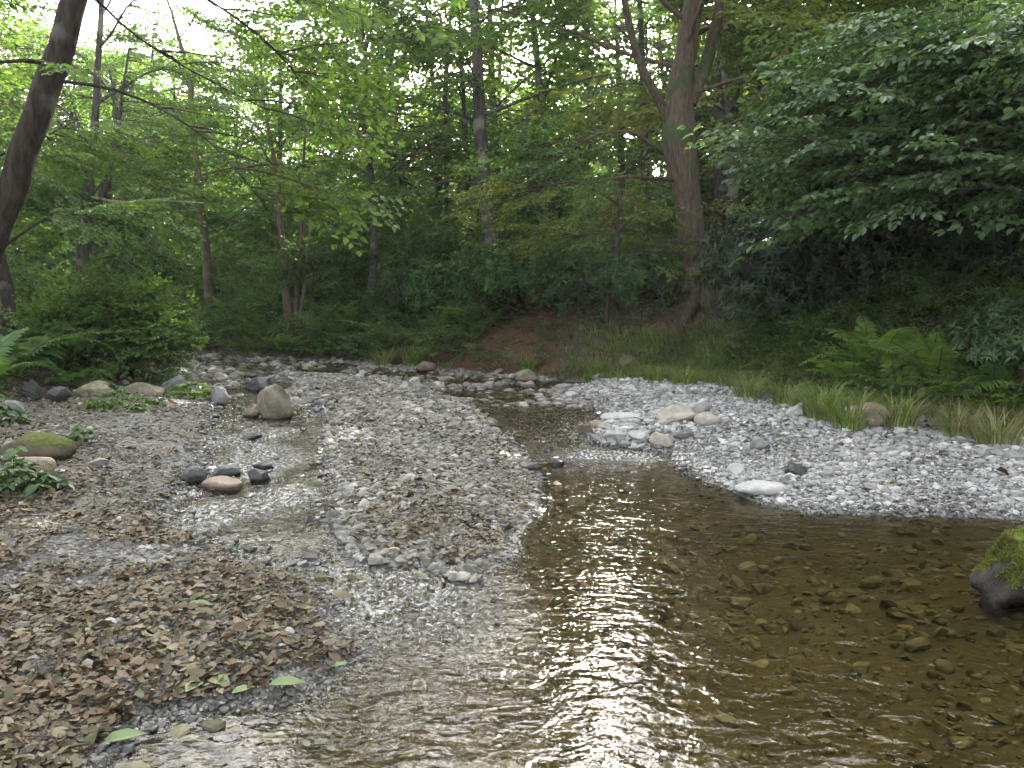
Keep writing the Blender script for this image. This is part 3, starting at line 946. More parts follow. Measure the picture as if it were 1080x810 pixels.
make_tree("broadleaf_tree", "pale pinkish brown trunk rising from the ferns at the stream bend", [(223, 345), (219, 285), (212, 215), (205, 150)], [10, 10, 9, 7], 30, 5, BARK_BROWN, L_FOREST, 14, limbs=12, limb_len=3.2, t0=0.3, sprays=220, scale=1.3)
make_tree("multi_stemmed_tree", "clump of three slim stems rising from one rooted base among ferns by the far bank", [(305, 352), (301, 300), (296, 240), (292, 180)], [9, 7, 6, 5], None, 3, BARK_BROWN, L_FOREST, 15, limbs=9, limb_len=2.2, t0=0.5, sprays=130, scale=0.95,
          forks=[([(309, 350, 0.1), (314, 300, 0.1), (318, 240, 0.1), (320, 190, 0.1)], [6, 5, 4, 4], 2.0), ([(312, 352, -0.1), (320, 315, -0.2), (325, 270, -0.3), (328, 220, -0.3)], [5, 4, 3, 3], 1.5)])
make_tree("broadleaf_tree", "tall straight grey trunk in the middle of the wood on the shaded slope", [(526, 300), (518, 250), (510, 190), (505, 120), (503, 60)], [18, 15, 14, 13, 11], None, 5, BARK_GREY, L_FRESH, 16, limbs=13, limb_len=4.0, t0=0.42, sprays=260, scale=1.0,
          extra_limbs=[([(504, 128, 0), (478, 118, -0.2), (455, 112, -0.4), (430, 98, -0.6)], 3.5), ([(506, 165, 0), (545, 130, -0.6), (590, 100, -1.0), (650, 88, -1.2)], 3),
                       ([(516, 195, 0), (470, 190, -0.4), (430, 205, -0.8), (390, 215, -1.0)], 3)])
make_tree("old_broadleaf_tree", "massive old trunk with heavy dark limbs forking high above the red earth bank", [(735, 318), (729, 255), (724, 200), (716, 150), (716, 105), (722, 60)], [34, 29, 29, 36, 28, 22], None, 4, BARK_OLD, L_FOREST, 17, limbs=12, limb_len=4.2, t0=0.5, sprays=300, scale=0.95,
          forks=[([(712, 140, 0), (694, 105, -0.2), (672, 62, -0.5), (660, 10, -0.6)], [12, 9, 8, 7], 1.6), 
                 ([(726, 110, 0), (748, 60, 0.3), (760, 10, 0.4)], [16, 13, 11], 2.0)],
          extra_limbs=[([(704, 165, 0), (668, 138, -0.5), (630, 140, -1.0), (590, 165, -1.4), (545, 196, -1.7)], 4), ([(716, 190, 0), (690, 188, -0.6), (660, 186, -1.3), (628, 192, -2.0)], 5),
                       ([(735, 150, 0), (780, 125, -0.6), (830, 110, -1.2), (860, 90, -1.6)], 4)])
make_tree("broadleaf_tree", "dark rough trunk standing close behind the massive old tree", [(766, 300), (764, 240), (762, 170), (764, 60), (768, 0)], [20, 19, 18, 16, 15], 23.5, 4, BARK_DARK, L_FOREST, 18, limbs=10, limb_len=3.6, t0=0.4, sprays=180, scale=1.1)
make_tree("broadleaf_tree", "thin dark trunk half hidden in leaves between the grey trunk and the massive old tree", [(682, 290), (681, 220), (680, 150), (678, 80)], [9, 9, 8, 7], 27, 5, BARK_DARK, L_FOREST, 19, limbs=9, limb_len=3.2, t0=0.35, sprays=150, scale=1.15)
make_tree("broadleaf_tree", "slender dark stem next to the tall straight grey trunk", [(497, 285), (496, 230), (492, 160), (488, 90)], [6, 6, 5, 4], 27, 4, BARK_DARK, L_FRESH, 20, limbs=8, limb_len=3.0, t0=0.35, sprays=120, scale=1.15)
make_tree("broadleaf_tree", "slim trunk with yellowing leaves standing behind the fern slope", [(470, 285), (469, 230), (472, 170), (470, 100)], [7, 6, 6, 5], 29, 4, BARK_GREY, L_YELLOW, 21, limbs=8, limb_len=3.0, t0=0.5, sprays=100, scale=1.1)
make_tree("broadleaf_tree", "short dark trunk cut by the picture edge below the leaning trunk", [(8, 325), (5, 290), (-2, 262), (-14, 225)], [13, 14, 13, 12], 15, 4, BARK_DARK, L_FRESH, 22, limbs=9, limb_len=2.8, t0=0.35, sprays=180, scale=0.95)
make_tree("broadleaf_tree", "slim grey stem next to the forked trunk behind the leafy shrub", [(112, 318), (111, 260), (113, 210), (118, 160)], [8, 8, 7, 6], 25, 3, BARK_GREY, L_FRESH, 23, limbs=12, limb_len=3.2, t0=0.3, sprays=220, scale=1.2)
make_tree("broadleaf_tree", "leafy young tree arching over the fern slope beside the clump of slim stems", [(392, 300), (396, 250), (392, 190), (384, 120)], [9, 8, 7, 6], 25, 3.5, BARK_GREY, L_FRESH, 24, limbs=14, limb_len=3.4, t0=0.42, sprays=300, scale=1.1)
make_tree("sapling", "sapling with yellow leaf sprays reaching out in front of the massive old trunk", [(640, 318), (648, 270), (655, 225), (650, 190)], [4, 4, 3, 2], 18, 0, BARK_TWIG, L_YELLOW, 25, limbs=4, limb_len=1.4, t0=0.5, sprays=70, scale=0.85,
          extra_limbs=[([(650, 250, 0), (665, 228, -0.5), (690, 222, -0.9), (705, 230, -1.1)], 3), ([(652, 215, 0), (610, 190, -0.5), (575, 195, -0.8), (548, 208, -1.0)], 3), ([(652, 225, 0), (640, 245, -0.4), (610, 250, -0.7)], 2)], droop=0.8)


# ------------------------------------------------------------------ shrubs
def make_shrub(name, label, center, size, mat, seed, kind='laurel', n=40, scale=1.0, stems=7, cat="shrub", group=None, dens=22):
    """stems from one root and leaf clumps over an uneven mound; center is the root on the ground, size (rx, ry, height)"""
    r = np.random.default_rng(seed)
    cx, cyy = center; z0 = gz(cx, cyy)
    loc = np.array([cx, cyy, z0])
    root = empty(name, loc, label, cat, group)
    rx, ry, h = size
    a = Acc(); ends = []
    for i in range(n):
        az = r.uniform(0, 6.28); el = math.asin(r.uniform(-0.15, 1) ** 1 if True else 0)
        rad = r.uniform(0.55, 1.0)
        ends.append((rx * rad * math.cos(az) * math.cos(el), ry * rad * math.sin(az) * math.cos(el), h * (0.42 + 0.55 * rad * math.sin(el)) + r.normal(0, 0.05) * h))
    ends = np.array(ends); ends[:, 2] = np.maximum(ends[:, 2], 0.12 * h)
    for i in range(stems):
        e = ends[i * (len(ends) // stems)] * 0.9
        mid = e * np.array([0.45, 0.45, 0.6]) + r.normal(0, 0.06, 3)
        p, rr = resample([(r.normal(0, 0.06), r.normal(0, 0.06), -0.1), mid, e], [0.028, 0.02, 0.008], 0.2)
        V, T = tube(p, rr, 6, seed, 0.05)
        link("stem", mesh_from("stem", V, T, BARK_TWIG), root)
    for e in ends:
        m = max(6, int(dens * r.uniform(0.5, 1.3)))
        rr = (0.20 + 0.16 * r.random()) * (rx + ry + h) / 3
        p = e + r.normal(0, 1, (m, 3)) * rr * np.array([0.55, 0.55, 0.4])
        p[:, 2] = np.maximum(p[:, 2], 0.08)
        out = unit(p - np.array([0, 0, h * 0.3])) + r.normal(0, 0.35, (m, 3)) + np.array([0, 0, 0.25])
        if kind == 'laurel':
            R = frames(out, r.normal(0, 1, (m, 3)), scale * r.uniform(0.75, 1.2, m))
            k = r.integers(0, 5, m)
            for j, (V, T, M) in enumerate(WHORLS):
                s = k == j
                a.many(V, T, M, R[s], p[s])
        else:
            out[:, 2] *= 0.4
            out[:, 2] += r.normal(0, 0.3, m)
            place_sprays(a, r, SPR_BIG if kind == 'big' else SPR_MID, p, out, scale)
    V, T, M = a.arrays()
    link("foliage", mesh_from("foliage", V, T, [mat, BARK_TWIG], M, smooth=False), root)
    return root


def root_at(u, v, dy=0.0):
    p = hit(u, v); return (p[0], p[1] + dy)


make_shrub("shrub", "dense broad-leaved shrub overhanging the stone-edged bank beside the stream bend", root_at(92, 398, 1.0), (0.95, 0.85, 1.2), L_FRESH, 31, 'big', 60, 0.55, dens=14)
make_shrub("shrub", "darker low shrub squeezed between the broad-leaved shrub and the edge fern", root_at(52, 392, 1.2), (0.9, 0.8, 1.0), L_LAUREL, 32, 'laurel', 30, 1.0)
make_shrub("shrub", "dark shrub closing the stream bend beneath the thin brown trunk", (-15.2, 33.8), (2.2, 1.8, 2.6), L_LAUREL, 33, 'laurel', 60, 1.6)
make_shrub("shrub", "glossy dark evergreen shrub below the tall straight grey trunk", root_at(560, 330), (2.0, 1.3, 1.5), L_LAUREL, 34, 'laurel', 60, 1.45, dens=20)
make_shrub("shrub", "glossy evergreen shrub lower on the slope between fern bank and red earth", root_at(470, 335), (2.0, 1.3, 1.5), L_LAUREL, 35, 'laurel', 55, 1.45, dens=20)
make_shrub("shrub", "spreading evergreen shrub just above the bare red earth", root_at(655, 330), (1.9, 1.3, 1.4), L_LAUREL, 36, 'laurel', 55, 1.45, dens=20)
make_shrub("shrub", "tall dark evergreen shrub beside the foot of the massive old trunk", root_at(835, 355), (1.5, 1.3, 2.1), L_LAUREL_SHADED, 37, 'laurel', 70, 1.15)
make_shrub("shrub", "black-green evergreen thicket in the deep shade behind the broad ferns", root_at(905, 365, 1.8), (2.0, 1.4, 2.3), L_LAUREL_SHADED, 38, 'laurel', 80, 1.05)
make_shrub("shrub", "evergreen thicket closing the shaded hollow at the picture edge", root_at(1040, 365, 1.6), (1.7, 1.3, 2.2), L_LAUREL_SHADED, 39, 'laurel', 70, 1.0)
make_shrub("shrub", "small evergreen bush with paler leaves standing above the dry straw grass", root_at(1062, 402), (0.55, 0.5, 1.1), L_HAZEL, 40, 'laurel', 26, 0.9)
make_shrub("shrub", "leafy shrub with arching shoots behind the fern slope", root_at(410, 305), (2.2, 1.6, 2.2), L_FOREST, 41, 'mid', 24, 1.0, dens=7)
make_shrub("shrub", "light green bush on the slope above the clump of slim stems", root_at(345, 315), (1.8, 1.4, 1.6), L_FRESH, 42, 'mid', 20, 0.9, dens=7)


def hazel():
    r = np.random.default_rng(51)
    base = np.array([8.2, 11.6, 0.0]); base[2] = gz(8.2, 11.6)
    root = empty("hazel_tree", base, "wide spreading hazel with pale catching leaves hanging over the dark hollow and ferns", "tree")
    limbs = []
    tips = [(845, 120, 12.5), (880, 85, 12.0), (905, 165, 11.2), (960, 60, 11.0), (930, 20, 11.5), (1000, 110, 10.2), (1040, 40, 9.8), (1070, 165, 9.3), (1020, 200, 9.8), (880, 225, 12.2), (950, 190, 10.6), (1080, 90, 9.0), (900, 40, 12.8), (985, 5, 11), (860, 150, 11.4), (1100, 20, 9.0), (850, 170, 12.4)]
    for i, (u, v, Y) in enumerate(tips):
        e = Q(u, v, Y)
        s = base + np.array([r.normal(0, 0.15), r.normal(0, 0.15), 0])
        mid = s * 0.45 + e * 0.55; mid[2] = max(e[2] * 0.75 + 0.6, mid[2]) + 0.5; mid[0] += 0.5
        q = s * 0.8 + mid * 0.2; q[2] = s[2] + 1.0
        p, rr = resample([s - np.array([0, 0, 0.2]), q, mid, e], [0.07, 0.06, 0.035, 0.01], 0.25)
        V, T = tube(p - base, rr, 7, i, 0.06)
        link("stem", mesh_from("stem", V, T, BARK_GREY), root)
        limbs.append(p)
    a = Acc()
    leafy(a, r, limbs, 540, SPR_BIG, 0.86, 0.45, (0.1, 1.1), (-0.35, 0.2))
    V, T, M = a.arrays()
    link("crown", mesh_from("crown", V - base, T, [L_HAZEL, BARK_TWIG], M, smooth=False), root)


hazel()


def add_roots(tree, seed, n, length, r0):
    r = np.random.default_rng(seed); c = np.array(tree.location)
    for i in range(n):
        az = -1.9 + i * 2.2 / n + r.normal(0, 0.2); L = length * r.uniform(0.6, 1.2)
        t = np.linspace(0, 1, 9)
        az_t = az + np.cumsum(r.normal(0, 0.12, 9))
        x = c[0] + np.cumsum(np.cos(az_t)) * L / 9; y = c[1] + np.cumsum(np.sin(az_t)) * L / 9
        z = ground_z(x, y) + 0.02 + 0.35 * (1 - t) ** 4
        V, T = tube(np.stack([x, y, z], 1) - c, r0 * (1 - 0.85 * t), 7, seed + i, 0.15)
        link("root", mesh_from("root", V, T, BARK_OLD), tree)


for o in list(scene.objects):
    if o.name == "old_broadleaf_tree":
        add_roots(o, 61, 7, 2.2, 0.16)
    elif o.name == "multi_stemmed_tree":
        add_roots(o, 62, 4, 0.9, 0.07)

# ------------------------------------------------------------------ ferns, grasses, herbs
def frond_mesh(seed, L=1.0, W=0.24, mat=None, pairs=20, arch=0.9):
    r = np.random.default_rng(seed)
    t = np.linspace(0, 1, 12)
    el = math.radians(68) - t * arch * 1.5
    dx = np.cos(el); dz = np.sin(el)
    x = np.concatenate([[0], np.cumsum((dx[:-1] + dx[1:]) / 2)]) * L / 11; z = np.concatenate([[0], np.cumsum((dz[:-1] + dz[1:]) / 2)]) * L / 11
    ra = np.stack([x, 0.03 * np.sin(t * 3 + seed) * L, z], 1)
    a = Acc()
    V, T = tube(ra, np.linspace(0.007, 0.002, 12) * L ** 0.5, 4, cap=False); a.add(V, T, 1)
    for i in range(pairs):
        s = 0.16 + 0.84 * (i + 0.5) / pairs
        p = np.array([np.interp(s, t, ra[:, k]) for k in range(3)])
        k = min(int(s * 11), 10); d = unit(ra[k + 1] - ra[k])
        w = W * L * (math.sin(math.pi * (0.12 + 0.88 * s) ** 0.75) ** 0.8 + 0.06) * r.uniform(0.9, 1.1)
        ln = 0.84 * L / pairs * 1.15
        for sg in (1, -1):
            sd = unit(np.array([0, sg, 0]) + d * 0.35 + np.array([0, 0, r.uniform(-0.25, 0.05)]))
            q = p + sd * w
            V = [p - d * ln * 0.2, p + d * ln * 0.55, p + sd * w * 0.6 + d * ln * 0.45 + np.array([0, 0, 0.01]), q + np.array([0, 0, -0.12 * w]), p + sd * w * 0.55 - d * ln * 0.25]
            T = [(0, 1, 2), (0, 2, 4), (4, 2, 3)] if sg > 0 else [(0, 2, 1), (0, 4, 2), (4, 3, 2)]
            a.add(V, T, 0)
    return a.mesh("frond", [mat, BARK_TWIG], smooth=False)


FRONDS = {m.name: [frond_mesh(70 + i, 1.0, 0.17 + 0.02 * i, m, 20, 0.75 + 0.12 * i) for i in range(4)] for m in (L_FERN, L_FERN_PALE)}


def make_fern(label, x, y, size, mat=L_FERN, n=11, seed=0, group=None, face=None):
    r = np.random.default_rng(seed)
    root = empty("fern", (x, y, gz(x, y) - 0.02), label, "fern", group)
    for i in range(n):
        o = link("frond", FRONDS[mat.name][r.integers(0, 4)], root)
        s = size * r.uniform(0.7, 1.1)
        o.scale = (s, s * r.uniform(0.9, 1.2), s)
        o.rotation_euler = (r.normal(0, 0.12), r.uniform(-0.25, 0.25), i * 6.28 / n + r.uniform(-0.3, 0.3))
    return root


ferns = [
    (12, 398, 1.7, L_FERN, "big arching fern cut by the picture edge beside the broad-leaved shrub"),
    (-18, 412, 1.2, L_FERN, "fern at the picture edge with hanging fronds in front of the black stone"),
    (75, 412, 0.75, L_FERN, "low fern tucked under the broad-leaved shrub above the black stones"),
    (900, 417, 1.2, L_FERN_PALE, "pale fern at the shingle side of the dark hollow, lowest of the broad ferns"),
    (925, 400, 1.4, L_FERN_PALE, "tall broad fern standing in the middle of the dark hollow"),
    (985, 406, 1.4, L_FERN_PALE, "large fern with wide dark fronds between the hollow and the evergreen bush"),
    (1005, 424, 0.9, L_FERN_PALE, "smaller bright fern among the grass below the wide dark fern"),
    (868, 402, 0.75, L_FERN, "single small fern with a frond reaching out over the tan log"),
    (352, 368, 1.2, L_FERN, "fern on the bank just past the foot of the three slim stems"),
    (385, 370, 1.1, L_FERN, "fern above the pale grass tuft nearest the brown bank stone"),
    (418, 368, 1.2, L_FERN, "fern topping the brown bank stone by the far waterline"),
    (455, 366, 1.0, L_FERN, "fern at the edge where fern bank gives way to red earth"),
    (372, 350, 1.3, L_FERN, "fern half way up the slope under the light green bush"),
    (430, 346, 1.3, L_FERN, "fern half way up the slope in front of the evergreen shrub"),
    (330, 352, 1.2, L_FERN, "fern brushing the slim stems on their uphill side"),
    (268, 360, 1.3, L_FERN, "fern low on the bank between the pinkish trunk and the slim stems"),
    (238, 358, 1.3, L_FERN, "fern growing at the foot of the pinkish brown trunk"),
    (205, 358, 1.2, L_FERN, "fern beside the dark water at the stream bend"),
    (285, 340, 1.4, L_FERN, "fern on the upper bank behind the slim stems"),
    (495, 355, 0.9, L_FERN, "small fern at the upper rim of the red earth"),
    (398, 358, 1.5, L_FERN_PALE, "lush pale fern in the thick of the fern bank, biggest there"),
    (350, 340, 1.5, L_FERN_PALE, "pale fern just uphill of the three slim stems"),
    (470, 352, 1.3, L_FERN, "fern in front of the glossy evergreen shrub lower on the slope"),
    (318, 330, 1.5, L_FERN, "fern high on the bank behind the foot of the slim stems"),
    (395, 332, 1.5, L_FERN, "fern high on the slope under the arching young tree"),
    (250, 345, 1.5, L_FERN, "fern above the pale grass mound near the pinkish trunk"),
    (300, 372, 1.0, L_FERN_PALE, "pale fern hanging to the water below the slim stems"),
    (342, 376, 0.9, L_FERN, "low fern at the waterline beside the large pale leaves"),
    (365, 376, 0.9, L_FERN, "low fern at the waterline before the fern bank"),
    (950, 422, 1.0, L_FERN_PALE, "bright fern in front of the tall broad fern, above the small white stone"),
    (1045, 418, 0.9, L_FERN, "fern below the evergreen bush with paler leaves"),
]
for i, (u, v, s, m, lab) in enumerate(ferns):
    p = hit(u, v)
    make_fern(lab, p[0], p[1], s, m, 11 if s > 1 else 9, 300 + i, "ferns along the banks")


def grass_mesh(seed, n, h, spread, mats, width=0.011, arch=1.0, straw=0.2):
    r = np.random.default_rng(seed); a = Acc()
    for i in range(n):
        az = r.uniform(0, 6.28); rad = spread * math.sqrt(r.random()) * 0.3
        b = np.array([math.cos(az) * rad, math.sin(az) * rad, -0.02])
        az2 = az + r.normal(0, 0.5); L = h * r.uniform(0.55, 1.15)
        t = np.linspace(0, 1, 5); el = math.radians(r.uniform(68, 88)) - arch * t * r.uniform(0.9, 2.0)
        x = np.concatenate([[0], np.cumsum(np.cos(el[:-1]))]) * L / 4; z = np.concatenate([[0], np.cumsum(np.sin(el[:-1]))]) * L / 4
        c = b + np.stack([np.cos(az2) * x, np.sin(az2) * x, z], 1)
        sd = np.array([-math.sin(az2), math.cos(az2), 0]) * width / 2
        w = np.array([0.8, 1, 0.85, 0.55, 0.0])[:, None]
        V = np.concatenate([c - sd * w, c + sd * w])
        T = []
        for k in range(4):
            T += [(k, k + 5, k + 6), (k, k + 6, k + 1)]
        a.add(V, T, 1 if r.random() < straw else 0)
    return a.mesh("grass_clump", mats, smooth=False)


def make_grass(label, x, y, h, n, seed, straw=0.15, width=0.012, spread=0.6, arch=1.0):
    o = link("grass_clump", grass_mesh(seed, n, h, spread, [L_GRASS, L_STRAW], width, arch, straw), None, (x, y, gz(x, y)))
    tag(o, label, "grass clump", "grass clumps along the far bank")


grasses = [
    (405, 386, 0.75, 0.35, "pale arching grass tuft on the waterline, farther from the brown bank stone"),
    (436, 388, 0.85, 0.3, "pale arching grass tuft touching the brown bank stone"),
    (556, 390, 0.55, 0.15, "green grass tuft on the red earth above the light grey bank boulder"),
    (625, 397, 0.6, 0.15, "upright green grass tuft at the foot of the red earth where the shingle begins"),
    (752, 394, 0.95, 0.05, "large dark green grass tuft before the foot of the massive old trunk"),
    (778, 400, 0.7, 0.05, "green grass tuft between the large tuft and the tan log"),
    (690, 402, 0.55, 0.2, "green grass tuft next to the brown stone on the red bank"),
    (722, 408, 0.6, 0.3, "yellow green grass tuft at the top edge of the pale shingle"),
    (790, 420, 0.6, 0.6, "yellowed grass tuft hanging over the near end of the tan log"),
    (868, 444, 0.8, 0.25, "striped pale grass tuft beside the tan grey stone at the shingle edge"),
    (893, 452, 0.7, 0.4, "grass tuft squeezed up to the rounded tan boulder"),
    (947, 452, 0.7, 0.5, "green and straw grass tuft right behind the small white stone"),
    (1010, 462, 0.6, 0.85, "dry straw grass tuft leaning over the shingle below the bright fern"),
    (1050, 472, 0.7, 0.9, "thick straw-coloured grass tuft at the picture edge above the shingle"),
    (270, 374, 0.9, 0.4, "pale grass mound on the far waterline below the slim stems"),
    (830, 428, 0.55, 0.5, "low mixed grass tuft between the tan log and the tan grey stone"),
]
for i, (u, v, h, st, lab) in enumerate(grasses):
    p = hit(u, v)
    make_grass(lab, p[0], p[1], h * 0.8, 190, 400 + i, st, 0.014 if p[1] < 16 else 0.022, 0.7)


def bank_grass():
    r = np.random.default_rng(9); a = Acc()
    protos = [grass_mesh(900 + i, 16, 0.38, 0.5, [L_GRASS, L_STRAW], 0.012, 1.2, 0.3) for i in range(3)] + [grass_mesh(910 + i, 16, 0.4, 0.5, [L_GRASS, L_STRAW], 0.012, 1.4, 0.85) for i in range(3)]
    arr = []
    for me in protos:
        V = np.empty(len(me.vertices) * 3, np.float32); me.vertices.foreach_get("co", V)
        T = np.empty(len(me.loops), np.int32); me.loops.foreach_get("vertex_index", T)
        M = np.empty(len(me.polygons), np.int32); me.polygons.foreach_get("material_index", M)
        arr.append((V.reshape(-1, 3).astype(float), T.reshape(-1, 3), M)); bpy.data.meshes.remove(me)
    n = 1900; done = 0
    while done < n:
        x = r.uniform(0.5, 9); y = r.uniform(7, 21)
        b = float(sdf(np.array([x]), np.array([y]), BANK_R)[0])
        if not (-0.15 < b < 1.5) or x > 0.72 * y or r.random() > sstep(1.2, 3.2, x) + 0.08:
            continue
        dry = sstep(4.3, 5.6, x + 0.6 * vnoise(x, y, 4)) * (1 - sstep(0.5, 0.9, b)) * 0.85
        k = int(r.integers(3, 6)) if r.random() < dry + 0.12 else int(r.integers(0, 3))
        an = r.uniform(0, 6.28); s = r.uniform(0.45, 1.25)
        R = np.array([[[math.cos(an), -math.sin(an), 0], [math.sin(an), math.cos(an), 0], [0, 0, 1]]]) * s
        V, T, M = arr[k]
        a.many(V, T, M, R, np.array([[x, y, gz(x, y)]])); done += 1
    link("bank_grass", a.mesh("bank_grass", [L_GRASS, L_STRAW], smooth=False), kind='stuff')


bank_grass()


def make_herb(label, u, v, size, n, seed, mat=L_HERB, leaf=0.09):
    r = np.random.default_rng(seed); p = hit(u, v)
    root = empty("leafy_plant", (p[0], p[1], gz(p[0], p[1])), label, "plant", "small leafy plants at the water side")
    LV, LT = leaf_shape(1, 0.6, 0.14, 0.2, True)
    a = Acc()
    for i in range(n):
        az = r.uniform(0, 6.28); rad = size * math.sqrt(r.random())
        e = np.array([math.cos(az) * rad, math.sin(az) * rad * 0.7, r.uniform(0.06, 0.3) * (1.3 - rad / size)])
        if i % 4 == 0:
            V, T = tube([(e[0] * 0.2, e[1] * 0.2, -0.03), e * 0.6 + np.array([0, 0, 0.05]), e], [0.005, 0.004, 0.002], 4, cap=False)
            link("stem", mesh_from("stem", V, T, BARK_TWIG), root) if i < 24 else a.add(V, T, 1)
        m = 5
        an = np.arange(m) * 6.28 / m + r.uniform(0, 6)
        d = np.stack([np.cos(an), np.sin(an), r.uniform(-0.4, 0.3, m)], 1)
        R = frames(d, np.array([0, 0, 1]) + r.normal(0, 0.3, (m, 3)), leaf * r.uniform(0.6, 1.2, m))
        a.many(LV, LT, np.zeros(len(LT), int), R, np.repeat(e[None], m, 0))
    link("foliage", a.mesh("foliage", [mat, BARK_TWIG], smooth=False), root)


make_herb("bright green low plant growing between the pale stones and the leaf litter", 128, 432, 0.5, 70, 501)
make_herb("bright green plant at the waterline behind the grey bank boulder", 205, 420, 0.45, 70, 502)
make_herb("small light plant at the tip of the bank under the broad-leaved shrub", 178, 404, 0.4, 45, 503)
make_herb("blue green broad-leaved plant cut by the picture edge beside the pinkish stone", 12, 522, 0.38, 60, 504, L_HAZEL, 0.11)
make_herb("pale large-leaved plant at the picture edge above the mossy boulder", -6, 448, 0.4, 45, 505, L_HAZEL, 0.13)
make_herb("flat grey green plant lying among the leaf litter beyond the mossy boulder", 82, 470, 0.22, 16, 506, L_HAZEL, 0.09)
make_herb("broad-leaved bright plant standing in the grass at the far picture edge", 1068, 432, 0.4, 40, 507, L_HERB, 0.13)
make_herb("leafy plant with large pale leaves at the foot of the slim stems", 325, 372, 0.5, 50, 508, L_HERB, 0.15)


# ------------------------------------------------------------------ stones
def ico(sub):
    import bmesh
    bm = bmesh.new(); bmesh.ops.create_icosphere(bm, subdivisions=sub, radius=1)
    bm.verts.ensure_lookup_table()
    V = np.array([v.co[:] for v in bm.verts]); T = np.array([[v.index for v in f.verts] for f in bm.faces])
    bm.free(); return V, T


ICO = {k: ico(k) for k in (1, 2, 3, 4)}


def rock(seed, sub=4, cuts=9, rough=0.06, round_=0.8):
    """unit stone: a ball cut by planes and weathered"""
    r = np.random.default_rng(seed)
    V, T = ICO[sub]; V = V.copy()
    for _ in range(cuts):
        nrm = unit(r.normal(0, 1, 3)); d = r.uniform(round_ - 0.38, round_ + 0.06)
        s = V @ nrm - d
        V = V - np.maximum(s, 0)[:, None] * nrm * 0.92
    for f, a in ((1.4, rough * 1.6), (3.1, rough), (7.0, rough * 0.5), (15.0, rough * 0.28)):
        if sub < 3 and f > 3.5:
            break
        nz = vnoise(V[:, 0] * f + seed, V[:, 1] * f + V[:, 2] * f * 1.3, seed) + vnoise(V[:, 2] * f - seed, V[:, 0] * f * 1.1 - V[:, 1] * f, seed + 3)
        V = V * (1 + a * nz)[:, None]
    V = V / (np.abs(V).max(0)[None, :])
    return V, T


STONE_TAN = stone_mat("tan_rock", [(0.17, 0.145, 0.105), (0.23, 0.195, 0.14)], 0.8, False, 7, 0.5)
STONE_GREY = stone_mat("grey_rock", [(0.15, 0.15, 0.145), (0.22, 0.215, 0.205)], 0.75, False, 7, 0.4)
STONE_DARK = stone_mat("wet_dark_rock", [(0.04, 0.04, 0.04), (0.075, 0.073, 0.07)], 0.4, False, 8, 0.4, 0.4)
STONE_PALE = stone_mat("pale_rock", [(0.38, 0.37, 0.35), (0.47, 0.455, 0.43)], 0.8, False, 6, 0.3)
STONE_CREAM = stone_mat("cream_rock", [(0.33, 0.30, 0.24), (0.38, 0.34, 0.28)], 0.8, False, 6, 0.35)
STONE_PINK = stone_mat("pinkish_rock", [(0.30, 0.23, 0.18), (0.33, 0.26, 0.20)], 0.8, False, 7, 0.4)
STONE_BROWN = stone_mat("brown_rock", [(0.13, 0.095, 0.07), (0.17, 0.125, 0.09)], 0.75, False, 7, 0.4)
STONE_MOSS = stone_mat("mossy_rock", [(0.10, 0.085, 0.06), (0.13, 0.105, 0.075)], 0.9, False, 6, 0.4, 0.15, (0.62, (0.06, 0.075, 0.02), (0.13, 0.14, 0.04)))
STONE_GREENMOSS = stone_mat("green_mossy_rock", [(0.05, 0.043, 0.037), (0.075, 0.065, 0.055)], 0.85, False, 6, 0.4, 0.2, (0.58, (0.08, 0.12, 0.015), (0.24, 0.28, 0.05)))
STONE_SUNK = stone_mat("sunken_rock", [(0.26, 0.23, 0.13), (0.32, 0.28, 0.17)], 0.8, False, 8, 0.3)
STONE_SUNKDARK = stone_mat("sunken_dark_rock", [(0.045, 0.045, 0.035), (0.06, 0.06, 0.05)], 0.8, False, 8, 0.3)

